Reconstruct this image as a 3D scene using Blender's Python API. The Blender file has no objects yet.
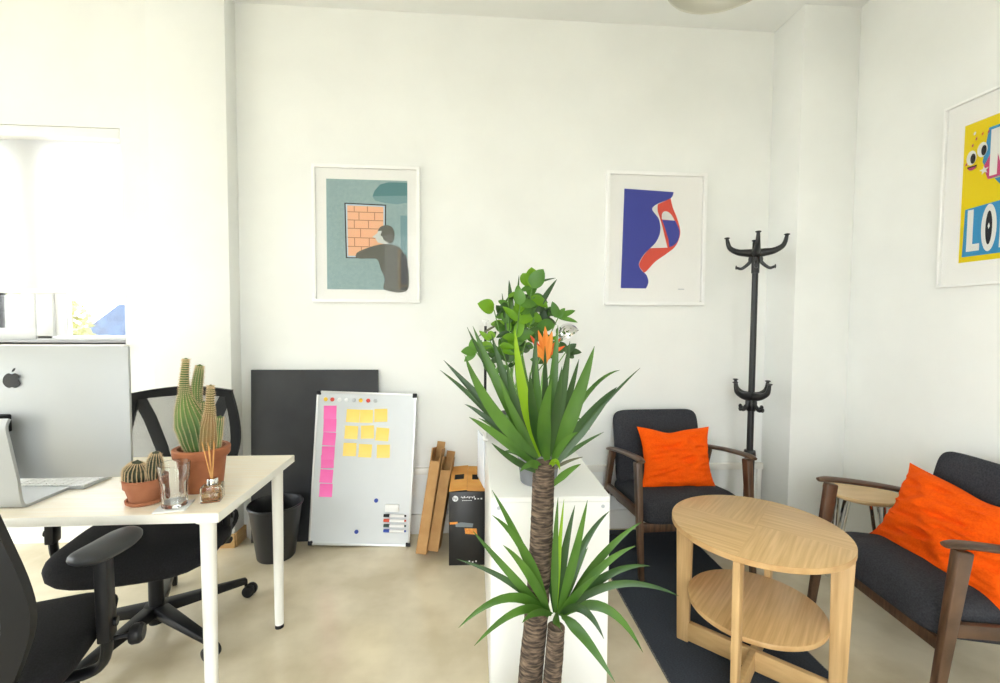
import bpy, bmesh, math, random
from math import sin, cos, pi, radians as R
from mathutils import Vector as V, Matrix as MX, noise
rnd = random.Random(7)
scn = bpy.context.scene
COL = scn.collection

# ------------------------------------------------------------------ camera
FPX, HC = 450.0, 1.31
CR = V((0.9974567883, -0.0709728593, 0.0065428366))
CU = V((-0.0034509070, 0.0436004002, 0.9990430903))
CF = V((0.0711902150, 0.9965248910, -0.0432445944))
cam = bpy.data.cameras.new('camera'); camo = bpy.data.objects.new('camera', cam); COL.objects.link(camo)
camo.matrix_world = MX(((CR.x, CU.x, -CF.x, 0), (CR.y, CU.y, -CF.y, 0), (CR.z, CU.z, -CF.z, HC), (0, 0, 0, 1)))
cam.sensor_width = 36.0; cam.sensor_fit = 'HORIZONTAL'; cam.lens = FPX * 36.0 / 1000.0
cam.clip_start = 0.02; cam.clip_end = 200
scn.camera = camo

# ------------------------------------------------------------------ sky, sun, exposure
w = bpy.data.worlds.new('sky'); scn.world = w; w.use_nodes = True
# overcast sky: brightest overhead, dimmer at the horizon, darker ground
nt = w.node_tree; bg = nt.nodes['Background']; bg.inputs['Strength'].default_value = 6.6
tc = nt.nodes.new('ShaderNodeTexCoord'); sp = nt.nodes.new('ShaderNodeSeparateXYZ'); mr = nt.nodes.new('ShaderNodeMapRange'); rp = nt.nodes.new('ShaderNodeValToRGB')
mr.inputs['From Min'].default_value = -1; mr.inputs['From Max'].default_value = 1
nt.links.new(tc.outputs['Generated'], sp.inputs[0]); nt.links.new(sp.outputs['Z'], mr.inputs['Value']); nt.links.new(mr.outputs[0], rp.inputs[0])
rp.color_ramp.elements[0].position = .47; rp.color_ramp.elements[0].color = (.26, .26, .25, 1)
rp.color_ramp.elements[1].position = .90; rp.color_ramp.elements[1].color = (2.7, 2.85, 2.95, 1)
e_ = rp.color_ramp.elements.new(.51); e_.color = (.93, .97, 1.0, 1)
nt.links.new(rp.outputs[0], bg.inputs['Color'])
scn.view_settings.view_transform = 'Standard'; scn.view_settings.look = 'None'
scn.view_settings.gamma = 1.0; scn.view_settings.use_curve_mapping = False
scn.view_settings.exposure = 0.0

def at(px, py, Y):
    d = CR * (px - 500) + CU * (341.5 - py) + CF * FPX
    t = Y / d.y
    return V((d.x * t, Y, HC + d.z * t))

# ------------------------------------------------------------------ materials
def lin(c):
    r = []
    for v in c[:3]:
        v /= 255.0
        r.append(v / 12.92 if v <= .04045 else ((v + .055) / 1.055) ** 2.4)
    return (*r, 1)

def base_mat(name, rgb, rough=.5, metal=0, spec=.5, **kw):
    m = bpy.data.materials.new(name); m.use_nodes = True
    b = m.node_tree.nodes['Principled BSDF']
    b.inputs['Base Color'].default_value = lin(rgb)
    b.inputs['Roughness'].default_value = rough; b.inputs['Metallic'].default_value = metal
    b.inputs['Specular IOR Level'].default_value = spec
    for k, v in kw.items(): b.inputs[k].default_value = v
    return m

def nd(m, t, **kw):
    n = m.node_tree.nodes.new(t)
    for k, v in kw.items():
        if k in n.inputs: n.inputs[k].default_value = v
        else: setattr(n, k, v)
    return n

def lk(m, a, ao, b, bi): m.node_tree.links.new(a.outputs[ao], b.inputs[bi])

def noisy(name, rgb1, rgb2, scale=8, rough=.5, stretch=(1, 1, 1), bump=0, detail=4, metal=0, spec=.5, lo=.35, hi=.65, bscale=None, **kw):
    """two-tone procedural material driven by stretched noise, optional bump"""
    m = base_mat(name, rgb1, rough, metal, spec, **kw)
    b = m.node_tree.nodes['Principled BSDF']
    tc = nd(m, 'ShaderNodeTexCoord'); mp = nd(m, 'ShaderNodeMapping', Scale=stretch)
    lk(m, tc, 'Object', mp, 'Vector')
    nz = nd(m, 'ShaderNodeTexNoise', Scale=scale, Detail=detail)
    lk(m, mp, 'Vector', nz, 'Vector')
    cr = nd(m, 'ShaderNodeValToRGB')
    cr.color_ramp.elements[0].position = lo; cr.color_ramp.elements[0].color = lin(rgb1)
    cr.color_ramp.elements[1].position = hi; cr.color_ramp.elements[1].color = lin(rgb2)
    lk(m, nz, 'Fac', cr, 'Fac'); lk(m, cr, 'Color', b, 'Base Color')
    if bump:
        bp = nd(m, 'ShaderNodeBump', Strength=bump, Distance=.01)
        if bscale:
            n2 = nd(m, 'ShaderNodeTexNoise', Scale=bscale, Detail=2); lk(m, mp, 'Vector', n2, 'Vector'); lk(m, n2, 'Fac', bp, 'Height')
        else: lk(m, nz, 'Fac', bp, 'Height')
        lk(m, bp, 'Normal', b, 'Normal')
    return m

def clear_glass(name, ior=1.45, tint=(1, 1, 1, 1)):
    m = bpy.data.materials.new(name); m.use_nodes = True
    nt = m.node_tree; nt.nodes.remove(nt.nodes['Principled BSDF'])
    out = nt.nodes['Material Output']
    tr = nd(m, 'ShaderNodeBsdfTransparent', Color=tint); gl = nd(m, 'ShaderNodeBsdfGlossy', Roughness=.02)
    fr = nd(m, 'ShaderNodeFresnel', IOR=ior); mx = nd(m, 'ShaderNodeMixShader')
    lk(m, fr, 0, mx, 0); lk(m, tr, 0, mx, 1); lk(m, gl, 0, mx, 2); lk(m, mx, 0, out, 0)
    return m

def net(name, rgb, scale, hole=.5):
    """woven net: square holes in object space"""
    m = base_mat(name, rgb, .6)
    nt = m.node_tree; b = nt.nodes['Principled BSDF']; out = nt.nodes['Material Output']
    tc = nd(m, 'ShaderNodeTexCoord'); mp = nd(m, 'ShaderNodeMapping', Scale=(0, 1, 1))
    lk(m, tc, 'Object', mp, 'Vector')
    vo = nd(m, 'ShaderNodeTexVoronoi', Scale=scale); vo.inputs['Randomness'].default_value = 0.0
    lk(m, mp, 'Vector', vo, 'Vector')
    lt = nd(m, 'ShaderNodeMath', operation='LESS_THAN'); lt.inputs[1].default_value = hole
    lk(m, vo, 'Distance', lt, 0)
    tr = nd(m, 'ShaderNodeBsdfTransparent'); mx = nd(m, 'ShaderNodeMixShader')
    lk(m, lt, 0, mx, 0); lk(m, b, 0, mx, 1); lk(m, tr, 0, mx, 2); lk(m, mx, 0, out, 0)
    return m

def translucent(name, rgb, amt=.5):
    m = base_mat(name, rgb, .8, spec=.1)
    nt = m.node_tree; b = nt.nodes['Principled BSDF']; out = nt.nodes['Material Output']
    tl = nd(m, 'ShaderNodeBsdfTranslucent', Color=lin(rgb)); mx = nd(m, 'ShaderNodeMixShader'); mx.inputs[0].default_value = amt
    lk(m, b, 0, mx, 1); lk(m, tl, 0, mx, 2); lk(m, mx, 0, out, 0)
    return m

def leafmat(name, a, b_, scale=6, rough=.38, amt=.22):
    m = noisy(name, a, b_, scale, rough, stretch=(1, 1, .3))
    nt = m.node_tree; b = nt.nodes['Principled BSDF']; out = nt.nodes['Material Output']
    tl = nd(m, 'ShaderNodeBsdfTranslucent', Color=lin(b_)); mx = nd(m, 'ShaderNodeMixShader'); mx.inputs[0].default_value = amt
    lk(m, b, 0, mx, 1); lk(m, tl, 0, mx, 2); lk(m, mx, 0, out, 0)
    return m

M = {}
M['wall'] = noisy('white wall paint', (240, 241, 237), (244, 245, 241), 3, .75, bump=.03, bscale=160)
M['ceiling'] = noisy('white ceiling paint', (240, 242, 240), (243, 245, 243), 2, .8)
M['trim'] = base_mat('white gloss trim', (240, 238, 230), .35)
M['wframe'] = base_mat('white window frame', (245, 245, 243), .35)
M['blind'] = translucent('white roller blind', (252, 252, 252), .9)
M['floor'] = noisy('polished screed floor', (203, 189, 159), (229, 217, 190), 3.2, .17, detail=12, lo=.36, hi=.64, spec=.7)
M['desk_top'] = noisy('birch desk top', (251, 238, 214), (253, 245, 228), 3, .35, stretch=(2, 30, 30))
M['desk_edge'] = base_mat('white desk edge', (240, 238, 230), .4)
M['white_metal'] = base_mat('white powder coated steel', (240, 238, 230), .3)
M['white_lam'] = base_mat('white laminate', (240, 240, 236), .3)
M['white_pl'] = base_mat('white plastic', (238, 238, 236), .35)
M['alu'] = base_mat('brushed aluminium', (186, 189, 190), .45, metal=.3)
M['alu_frame'] = base_mat('aluminium frame', (214, 215, 214), .35, metal=.6)
M['chrome'] = base_mat('chrome', (225, 225, 225), .08, metal=1)
M['screen'] = base_mat('black screen glass', (12, 12, 14), .08)
M['logo_black'] = base_mat('glossy black emblem', (14, 16, 26), .1)
M['black_pl'] = base_mat('black plastic', (23, 23, 25), .42, spec=.25)
M['grey_pl'] = base_mat('dark grey plastic', (30, 31, 34), .5, spec=.25)
M['arm_pad'] = base_mat('soft grey arm pad', (50, 52, 56), .42)
M['seat_fab'] = noisy('black chair fabric', (27, 27, 29), (36, 36, 39), 220, .9, bump=.15, spec=.2)
M['net'] = net('chair back net', (58, 60, 64), 260, .36)
M['charcoal'] = noisy('charcoal upholstery', (50, 51, 56), (66, 67, 72), 160, .95, bump=.25, spec=.15)
M['orange'] = noisy('orange cushion cloth', (240, 84, 2), (249, 96, 8), 140, .85, bump=.2, spec=.15)
M['walnut'] = noisy('brown stained wood', (58, 40, 28), (104, 76, 54), 9, .38, stretch=(1, 9, 1), lo=.3, hi=.75)
M['oak'] = noisy('oak leg', (188, 150, 98), (218, 182, 130), 6, .42, stretch=(12, 12, .7), lo=.25, hi=.75)
M['oak_h'] = noisy('oak rail', (196, 158, 104), (214, 178, 124), 6, .42, stretch=(2, 9, 9), lo=.25, hi=.75)
M['oak_rim'] = noisy('oak edge band', (190, 150, 98), (208, 170, 118), 20, .45)
M['black_iron'] = base_mat('black painted iron', (26, 27, 29), .35)
M['rug'] = noisy('charcoal flatweave', (56, 60, 68), (72, 77, 86), 120, .95, stretch=(1, 4, 1), bump=.3, spec=.1)
M['rug_edge'] = noisy('rug edge binding', (150, 146, 135), (60, 62, 66), 200, .9)
M['terra'] = noisy('terracotta', (148, 86, 54), (170, 104, 66), 14, .7)
M['terra2'] = noisy('pale terracotta', (160, 96, 64), (178, 116, 82), 14, .75)
M['soil'] = noisy('potting soil', (38, 30, 24), (66, 54, 44), 90, .95, bump=.6)
M['cactus'] = noisy('cactus skin', (62, 92, 42), (104, 132, 60), 14, .6, stretch=(1, 1, .5))
M['cactus_b'] = noisy('browning cactus skin', (96, 104, 54), (150, 110, 66), 12, .7)
M['cactus_d'] = noisy('dark cactus skin', (48, 54, 42), (74, 78, 60), 40, .8)
M['spine'] = base_mat('pale spines', (216, 190, 150), .6)
M['glass'] = base_mat('tumbler glass', (250, 252, 252), .0, **{'Transmission Weight': 1.0, 'IOR': 1.45})
M['pane'] = clear_glass('clear pane', 1.45)
M['pic_glass'] = clear_glass('picture glass', 1.14)
M['oil'] = base_mat('amber oil', (232, 205, 160), .0, **{'Transmission Weight': .9, 'IOR': 1.4})
M['reed'] = noisy('rattan reed', (196, 140, 78), (216, 164, 100), 40, .7)
M['card'] = noisy('brown cardboard', (172, 128, 78), (188, 146, 94), 12, .8)
M['card_shade'] = noisy('shaded cardboard inside', (92, 62, 36), (116, 82, 50), 12, .85)
M['card_or'] = noisy('orange cardboard', (216, 150, 66), (228, 168, 86), 10, .7)
M['box_blk'] = noisy('printed black carton', (24, 24, 26), (32, 32, 34), 5, .32)
M['ink_w'] = base_mat('white print', (225, 226, 228), .5)
M['ink_o'] = noisy('orange print', (214, 120, 40), (236, 168, 80), 60, .5)
M['ink_g'] = base_mat('grey print', (120, 128, 134), .5)
M['hole'] = base_mat('hole shade', (10, 9, 8), .9)
M['chalk'] = noisy('black chalkboard', (34, 35, 38), (43, 44, 47), 6, .55)
M['wb'] = noisy('whiteboard enamel', (208, 212, 214), (216, 220, 222), 2, .16)
M['bin'] = base_mat('black bin plastic', (32, 33, 36), .4)
M['pink'] = noisy('pink paper', (244, 104, 178), (250, 124, 192), 5, .7)
M['yellow'] = noisy('yellow paper', (248, 212, 104), (252, 222, 128), 5, .7)
M['m_yel'] = base_mat('yellow magnet', (232, 190, 40), .35)
M['m_red'] = base_mat('red magnet', (206, 62, 48), .35)
M['m_wht'] = base_mat('white magnet', (236, 238, 238), .35)
M['m_gry'] = base_mat('grey magnet', (186, 190, 194), .35)
M['m_blu'] = base_mat('blue magnet', (36, 66, 160), .35)
M['k_red'] = base_mat('red cap', (214, 72, 36), .4)
M['k_grn'] = base_mat('dark green cap', (40, 70, 62), .4)
M['paper'] = noisy('paper', (226, 232, 240), (236, 240, 244), 20, .8)
M['mat_wht'] = base_mat('picture mount', (250, 249, 245), .8)
M['pframe'] = base_mat('white picture frame', (250, 250, 247), .6)
M['p_teal'] = noisy('print teal', (152, 176, 178), (160, 184, 184), 60, .8)
M['p_teal2'] = base_mat('print dark teal', (94, 138, 142), .8)
M['p_teal3'] = base_mat('print mid teal', (124, 158, 164), .8)
M['p_peach'] = base_mat('print peach', (248, 194, 156), .8)
M['p_line'] = base_mat('print line', (190, 128, 100), .8)
M['p_ink'] = base_mat('print charcoal', (108, 108, 100), .8)
M['p_ink2'] = base_mat('print black', (62, 62, 62), .8)
M['p_brown'] = base_mat('print brown', (120, 104, 74), .8)
M['p_skin'] = base_mat('print pale grey', (214, 218, 214), .8)
M['p_sky'] = base_mat('print pale blue', (196, 214, 228), .8)
M['p_blue'] = base_mat('print blue', (66, 74, 164), .8)
M['p_red'] = base_mat('print red', (222, 84, 66), .8)
M['p_yel'] = base_mat('poster yellow', (240, 214, 2), .8)
M['p_cyan'] = base_mat('poster cyan', (60, 150, 200), .8)
M['p_mag'] = base_mat('poster magenta', (196, 70, 120), .8)
M['p_blk'] = base_mat('poster black', (32, 32, 34), .8)
M['p_wht'] = base_mat('poster white', (238, 238, 232), .8)
M['leaf_y'] = leafmat('yucca leaf', (50, 90, 28), (86, 128, 44), 9)
M['leaf_d'] = leafmat('dark yucca leaf', (38, 68, 30), (60, 94, 42), 9)
M['leaf_l'] = leafmat('young yucca leaf', (124, 168, 22), (154, 192, 40), 5, amt=.3)
M['leaf_dry'] = leafmat('dry leaf tip', (70, 70, 46), (110, 110, 70), 5)
M['leaf_r'] = leafmat('round leaf', (66, 112, 40), (98, 148, 52), 8)
M['leaf_r2'] = leafmat('bright round leaf', (100, 156, 26), (128, 176, 40), 8, amt=.3)
M['stem'] = noisy('green stem', (84, 128, 54), (118, 160, 78), 20, .6)
M['bract'] = leafmat('orange bract', (236, 134, 44), (244, 168, 80), 8, .5)
M['bract_t'] = leafmat('red bract tip', (214, 72, 30), (236, 110, 50), 8, .5)
M['bark'] = noisy('yucca bark', (58, 47, 38), (150, 128, 106), 34, .9, stretch=(1, 1, 5), bump=1.0, lo=.42, hi=.8)
M['pot_grey'] = noisy('grey pot', (106, 108, 112), (124, 126, 130), 8, .6)
M['lamp_shade'] = base_mat('enamel lamp shade', (206, 205, 194), .3, metal=.25)
M['stool_wood'] = noisy('pale plywood', (206, 172, 122), (222, 190, 142), 5, .4, stretch=(1, 3, 1))
M['wood_base'] = noisy('pine skirting', (206, 164, 108), (220, 182, 128), 6, .5, stretch=(1, 1, 8))
M['tree'] = leafmat('tree leaf', (104, 108, 58), (158, 154, 84), .8, .6)
M['trunk'] = noisy('tree trunk', (90, 70, 50), (120, 98, 74), 8, .9)
M['slate'] = noisy('blue slate', (40, 58, 86), (60, 80, 110), 5, .7)
M['render'] = noisy('pale render', (226, 226, 222), (236, 236, 232), 3, .8)
M['cable'] = base_mat('black cable', (28, 28, 30), .5)

# table top veneer: four quarters with turned grain
def veneer(name, quarters=True):
    m = base_mat(name, (214, 178, 122), .36)
    b = m.node_tree.nodes['Principled BSDF']
    tc = nd(m, 'ShaderNodeTexCoord'); sp = nd(m, 'ShaderNodeSeparateXYZ'); lk(m, tc, 'Object', sp, 0)
    outs = []
    for st in ((44, 1.6, 1), (1.6, 44, 1)):
        mp = nd(m, 'ShaderNodeMapping', Scale=st); lk(m, tc, 'Object', mp, 'Vector')
        nz = nd(m, 'ShaderNodeTexNoise', Scale=2.4, Detail=7, Distortion=.25); lk(m, mp, 'Vector', nz, 'Vector'); outs.append(nz)
    mix = nd(m, 'ShaderNodeMix', data_type='FLOAT')
    if quarters:
        mu = nd(m, 'ShaderNodeMath', operation='MULTIPLY'); lk(m, sp, 'X', mu, 0); lk(m, sp, 'Y', mu, 1)
        gt = nd(m, 'ShaderNodeMath', operation='GREATER_THAN'); gt.inputs[1].default_value = 0; lk(m, mu, 0, gt, 0)
        lk(m, gt, 0, mix, 0)
    else: mix.inputs[0].default_value = 0
    m.node_tree.links.new(outs[0].outputs['Fac'], mix.inputs[2]); m.node_tree.links.new(outs[1].outputs['Fac'], mix.inputs[3])
    cr = nd(m, 'ShaderNodeValToRGB'); cr.color_ramp.elements[0].position = .3; cr.color_ramp.elements[0].color = lin((196, 157, 103))
    cr.color_ramp.elements[1].position = .7; cr.color_ramp.elements[1].color = lin((222, 186, 132))
    m.node_tree.links.new(mix.outputs[0], cr.inputs[0]); lk(m, cr, 'Color', b, 'Base Color')
    return m
M['veneer4'] = veneer('quartered oak veneer'); M['veneer1'] = veneer('striped oak veneer', False)

# ------------------------------------------------------------------ mesh builder
class B:
    def __init__(s): s.bm = bmesh.new(); s.mi = 0
    def _add(s, t, X=None):
        if X is not None: bmesh.ops.transform(t, matrix=X, verts=t.verts)
        for f in t.faces: f.material_index = s.mi
        me = bpy.data.meshes.new('t'); t.to_mesh(me); t.free(); s.bm.from_mesh(me); bpy.data.meshes.remove(me); return s
    def box(s, c, d, rot=None, bev=0, seg=2, taper=None):
        t = bmesh.new(); bmesh.ops.create_cube(t, size=1)
        for v in t.verts:
            k = 1
            if taper and v.co.z < 0: k = taper
            v.co = V((v.co.x * d[0] * k, v.co.y * d[1] * k, v.co.z * d[2]))
        if bev: bmesh.ops.bevel(t, geom=t.edges[:], offset=bev, segments=seg, profile=.5, affect='EDGES')
        X = MX.Translation(c)
        if rot is not None: X = X @ rot.to_4x4()
        return s._add(t, X)
    def bar(s, p0, p1, wd, th, side=V((0, 1, 0)), bev=.003, w1=None, t1=None, seg=2):
        """rectangular bar p0->p1; wd along `side`, th across; end sizes w1,t1"""
        p0, p1 = V(p0), V(p1); z = (p1 - p0).normalized(); L = (p1 - p0).length
        y = (V(side) - z * V(side).dot(z)).normalized(); x = y.cross(z)
        w1 = w1 or wd; t1 = t1 or th
        t = bmesh.new(); bmesh.ops.create_cube(t, size=1)
        for v in t.verts:
            a, b_ = (th, wd) if v.co.z < 0 else (t1, w1)
            v.co = V((v.co.x * a, v.co.y * b_, (v.co.z + .5) * L))
        if bev: bmesh.ops.bevel(t, geom=t.edges[:], offset=bev, segments=seg, profile=.5, affect='EDGES')
        X = MX((x, y, z)).transposed().to_4x4(); X.translation = p0
        return s._add(t, X)
    def cyl(s, p0, p1, r0, r1=None, n=20, bev=0):
        p0, p1 = V(p0), V(p1); r1 = r0 if r1 is None else r1
        t = bmesh.new(); L = (p1 - p0).length
        bmesh.ops.create_cone(t, cap_ends=True, segments=n, radius1=r0, radius2=r1, depth=L)
        if bev:
            es = [e for e in t.edges if len(e.link_faces) == 2 and any(len(f.verts) > 4 for f in e.link_faces)]
            bmesh.ops.bevel(t, geom=es, offset=bev, segments=2, profile=.5, affect='EDGES')
        X = MX.Translation((p0 + p1) / 2) @ (p1 - p0).to_track_quat('Z', 'Y').to_matrix().to_4x4()
        return s._add(t, X)
    def sph(s, c, r, sc=(1, 1, 1), n=16, rot=None):
        t = bmesh.new(); bmesh.ops.create_uvsphere(t, u_segments=n, v_segments=max(6, n // 2), radius=r)
        for v in t.verts: v.co = V((v.co.x * sc[0], v.co.y * sc[1], v.co.z * sc[2]))
        X = MX.Translation(c)
        if rot is not None: X = X @ rot.to_4x4()
        return s._add(t, X)
    def tube(s, pts, r, n=10, caps=True, flat=1.0, up=None):
        pts = [V(p) for p in pts]; N = len(pts)
        rs = r if isinstance(r, (list, tuple)) else [r] * N
        t = bmesh.new(); rings = []; px = None
        for i, p in enumerate(pts):
            d = (pts[min(i + 1, N - 1)] - pts[max(i - 1, 0)]).normalized()
            if up is not None: a = V(up)
            elif px is None: a = V((0, 0, 1)) if abs(d.z) < .9 else V((1, 0, 0))
            else: a = px
            x = (a - d * a.dot(d)).normalized(); y = d.cross(x); px = x
            rings.append([t.verts.new(p + (x * cos(2 * pi * k / n) * flat + y * sin(2 * pi * k / n)) * rs[i]) for k in range(n)])
        for i in range(N - 1):
            for k in range(n): t.faces.new((rings[i][k], rings[i][(k + 1) % n], rings[i + 1][(k + 1) % n], rings[i + 1][k]))
        if caps: t.faces.new(rings[0][::-1]); t.faces.new(rings[-1])
        return s._add(t)
    def lathe(s, prof, n=36, X=None, wob=None):
        t = bmesh.new(); rings = []
        for r, z in prof:
            if r < 1e-5: rings.append([t.verts.new((0, 0, z))])
            else: rings.append([t.verts.new((r * cos(2 * pi * k / n) * (wob(k, z) if wob else 1), r * sin(2 * pi * k / n) * (wob(k, z) if wob else 1), z)) for k in range(n)])
        for a, b_ in zip(rings, rings[1:]):
            for k in range(n):
                q = [a[k % len(a)], a[(k + 1) % len(a)], b_[(k + 1) % len(b_)], b_[k % len(b_)]]
                u = []
                for v in q:
                    if v not in u: u.append(v)
                if len(u) > 2: t.faces.new(u)
        return s._add(t, X)
    def prism(s, poly, d, X=None, bev=0):
        """polygon in local XY extruded d along Z"""
        t = bmesh.new(); vs = [t.verts.new((x, y, 0)) for x, y in poly]
        f = t.faces.new(vs); r = bmesh.ops.extrude_face_region(t, geom=[f])
        bmesh.ops.translate(t, vec=(0, 0, d), verts=[g for g in r['geom'] if isinstance(g, bmesh.types.BMVert)])
        bmesh.ops.recalc_face_normals(t, faces=t.faces)
        if bev:
            es = [e for e in t.edges if abs(e.verts[0].co.z - e.verts[1].co.z) < 1e-6]
            bmesh.ops.bevel(t, geom=es, offset=bev, segments=2, profile=.5, affect='EDGES')
        return s._add(t, X)
    def grid(s, fn, nu, nv, cu=False):
        t = bmesh.new(); g = [[t.verts.new(fn(i / nu, j / nv)) for j in range(nv + 1)] for i in range(nu + (0 if cu else 1))]
        for i in range(nu):
            for j in range(nv): t.faces.new((g[i][j], g[(i + 1) % len(g)][j], g[(i + 1) % len(g)][j + 1], g[i][j + 1]))
        return s._add(t)
    def text(s, body, size, X, d=.0006, align='CENTER'):
        cu = bpy.data.curves.new('t', 'FONT'); cu.body = body; cu.size = size; cu.align_x = align; cu.align_y = 'CENTER'; cu.extrude = d; cu.resolution_u = 3
        o = bpy.data.objects.new('t', cu); COL.objects.link(o)
        me = bpy.data.meshes.new_from_object(o.evaluated_get(bpy.context.evaluated_depsgraph_get()))
        t = bmesh.new(); t.from_mesh(me); bpy.data.objects.remove(o); bpy.data.curves.remove(cu); bpy.data.meshes.remove(me)
        return s._add(t, X)
    def build(s, name, mats, parent=None, ang=35, merge=False, rec=True):
        if merge: bmesh.ops.remove_doubles(s.bm, verts=s.bm.verts, dist=1e-5)
        if rec: bmesh.ops.recalc_face_normals(s.bm, faces=s.bm.faces)
        me = bpy.data.meshes.new(name); s.bm.to_mesh(me); s.bm.free()
        for m in (mats if isinstance(mats, (list, tuple)) else [mats]): me.materials.append(M[m] if isinstance(m, str) else m)
        me.polygons.foreach_set('use_smooth', [True] * len(me.polygons)); me.set_sharp_from_angle(angle=R(ang))
        o = bpy.data.objects.new(name, me); COL.objects.link(o)
        if parent is not None: o.parent = parent
        return o

def thing(name, label, cat, loc=(0, 0, 0), rz=0, group=None, rot=None):
    o = bpy.data.objects.new(name, None); COL.objects.link(o); o.empty_display_size = .05
    o.location = loc; o.rotation_euler = rot if rot is not None else (0, 0, rz)
    o['label'] = label; o['category'] = cat
    if group: o['group'] = group
    return o
def tag(o, label, cat, group=None, kind=None):
    o['label'] = label; o['category'] = cat
    if group: o['group'] = group
    if kind: o['kind'] = kind
    return o
def struct(o): o['kind'] = 'structure'; return o
def copy_tree(o, parent=None):
    c = o.copy(); COL.objects.link(c)
    if parent is not None: c.parent = parent
    for ch in list(o.children): copy_tree(ch, c)
    return c
def bez(p, n=12):
    p = [V(q) for q in p]; out = []
    for i in range(n + 1):
        t = i / n; q = p[:]
        while len(q) > 1: q = [a.lerp(b, t) for a, b in zip(q, q[1:])]
        out.append(q[0])
    return out
def spline(P, n=8):
    P = [V(p) for p in P]; Q = [P[0]] + P + [P[-1]]; out = []
    for i in range(1, len(Q) - 2):
        a, b, c, d = Q[i - 1:i + 3]
        for k in range(n):
            t = k / n
            out.append(.5 * ((2 * b) + (c - a) * t + (2 * a - 5 * b + 4 * c - d) * t * t + (3 * b - a - 3 * c + d) * t ** 3))
    out.append(P[-1]); return out
def ellipse(cx, cy, rx, ry, n=24, a0=0, a1=360):
    return [(cx + rx * cos(R(a0 + (a1 - a0) * k / n)), cy + ry * sin(R(a0 + (a1 - a0) * k / n))) for k in range(n + (0 if a1 - a0 == 360 else 1))]

# ================================================================== THE ROOM
WY, RX, CZ = 2.764, 2.25, 3.13       # back wall, right wall, ceiling
LX, RY = -7.0, -2.6                  # far left wall, rear wall (windows there light the room)
struct(B().box(((LX + RX) / 2, (WY + RY) / 2, -.05), (RX - LX + .4, WY - RY + .5, .1)).build('floor', 'floor'))
struct(B().box(((LX + RX) / 2, (WY + RY) / 2, CZ + .05), (RX - LX + .4, WY - RY + .5, .1)).build('ceiling', 'ceiling'))
WX0, WX1, WZ0, WZ1 = -3.20, -1.985, 1.165, 2.40      # window in the back wall
b = B(); T = .26; yc = WY + T / 2
b.box(((WX1 + RX) / 2, yc, CZ / 2), (RX - WX1, T, CZ)); b.box(((LX + WX0) / 2, yc, CZ / 2), (WX0 - LX, T, CZ))
b.box(((WX0 + WX1) / 2, yc, WZ0 / 2), (WX1 - WX0, T, WZ0)); b.box(((WX0 + WX1) / 2, yc, (WZ1 + CZ) / 2), (WX1 - WX0, T, CZ - WZ1))
struct(b.build('wall_back', 'wall'))
struct(B().box((RX + .1, (WY + RY) / 2, CZ / 2), (.2, WY - RY, CZ)).build('wall_right', 'wall'))
# left wall: tall openings for daylight
b = B(); x = LX - .1
ops = [(-2.45, -.85), (-.7, .85), (1.0, 2.55)]; z0, z1 = .35, 3.0
b.box((x, (WY + RY) / 2, z0 / 2), (.2, WY - RY, z0)); b.box((x, (WY + RY) / 2, (z1 + CZ) / 2), (.2, WY - RY, CZ - z1))
e = [RY] + [v for o in ops for v in o] + [WY]
for i in range(0, len(e), 2): b.box((x, (e[i] + e[i + 1]) / 2, (z0 + z1) / 2), (.2, e[i + 1] - e[i], z1 - z0))
struct(b.build('wall_left', 'wall'))
b = B(); y = RY - .1
ops = [(-1.5, -.25), (.1, .9)]; z0, z1 = .12, 2.85
b.box(((LX + RX) / 2, y, z0 / 2), (RX - LX, .2, z0)); b.box(((LX + RX) / 2, y, (z1 + CZ) / 2), (RX - LX, .2, CZ - z1))
e = [LX] + [v for o in ops for v in o] + [RX]
for i in range(0, len(e), 2): b.box(((e[i] + e[i + 1]) / 2, y, (z0 + z1) / 2), (e[i + 1] - e[i], .2, z1 - z0))
struct(b.build('wall_rear', 'wall'))
# piers standing out of the back wall
struct(B().box(((-1.757 - 1.341) / 2, 2.708, CZ / 2), (.416, .116, CZ), bev=.003).build('trim_1', 'wall'))
struct(B().box(((1.905 + 2.25) / 2, 2.638, CZ / 2), (.345, .254, CZ), bev=.003).build('trim_2', 'wall'))
# cable trunking, skirting
b = B(); b.box((.30, WY - .012, .392), (3.22, .026, .040), bev=.003); b.box((1.885, WY - .010, .19), (.03, .022, .38), bev=.003)
struct(b.build('trim_3', 'trim'))
b = B(); b.box((.29, WY - .008, .06), (3.2, .016, .12), bev=.003); struct(b.build('baseboard_back', 'trim'))
b = B(); b.box((-1.549, 2.643, .04), (.43, .014, .08), bev=.002); b.box((-1.334, 2.708, .04), (.014, .118, .08), bev=.002)
struct(b.build('baseboard_left', 'wood_base'))
b = B(); b.box((RX - .007, 0, .045), (.014, 5.0, .09), bev=.002); struct(b.build('baseboard_right', 'trim'))
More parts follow.
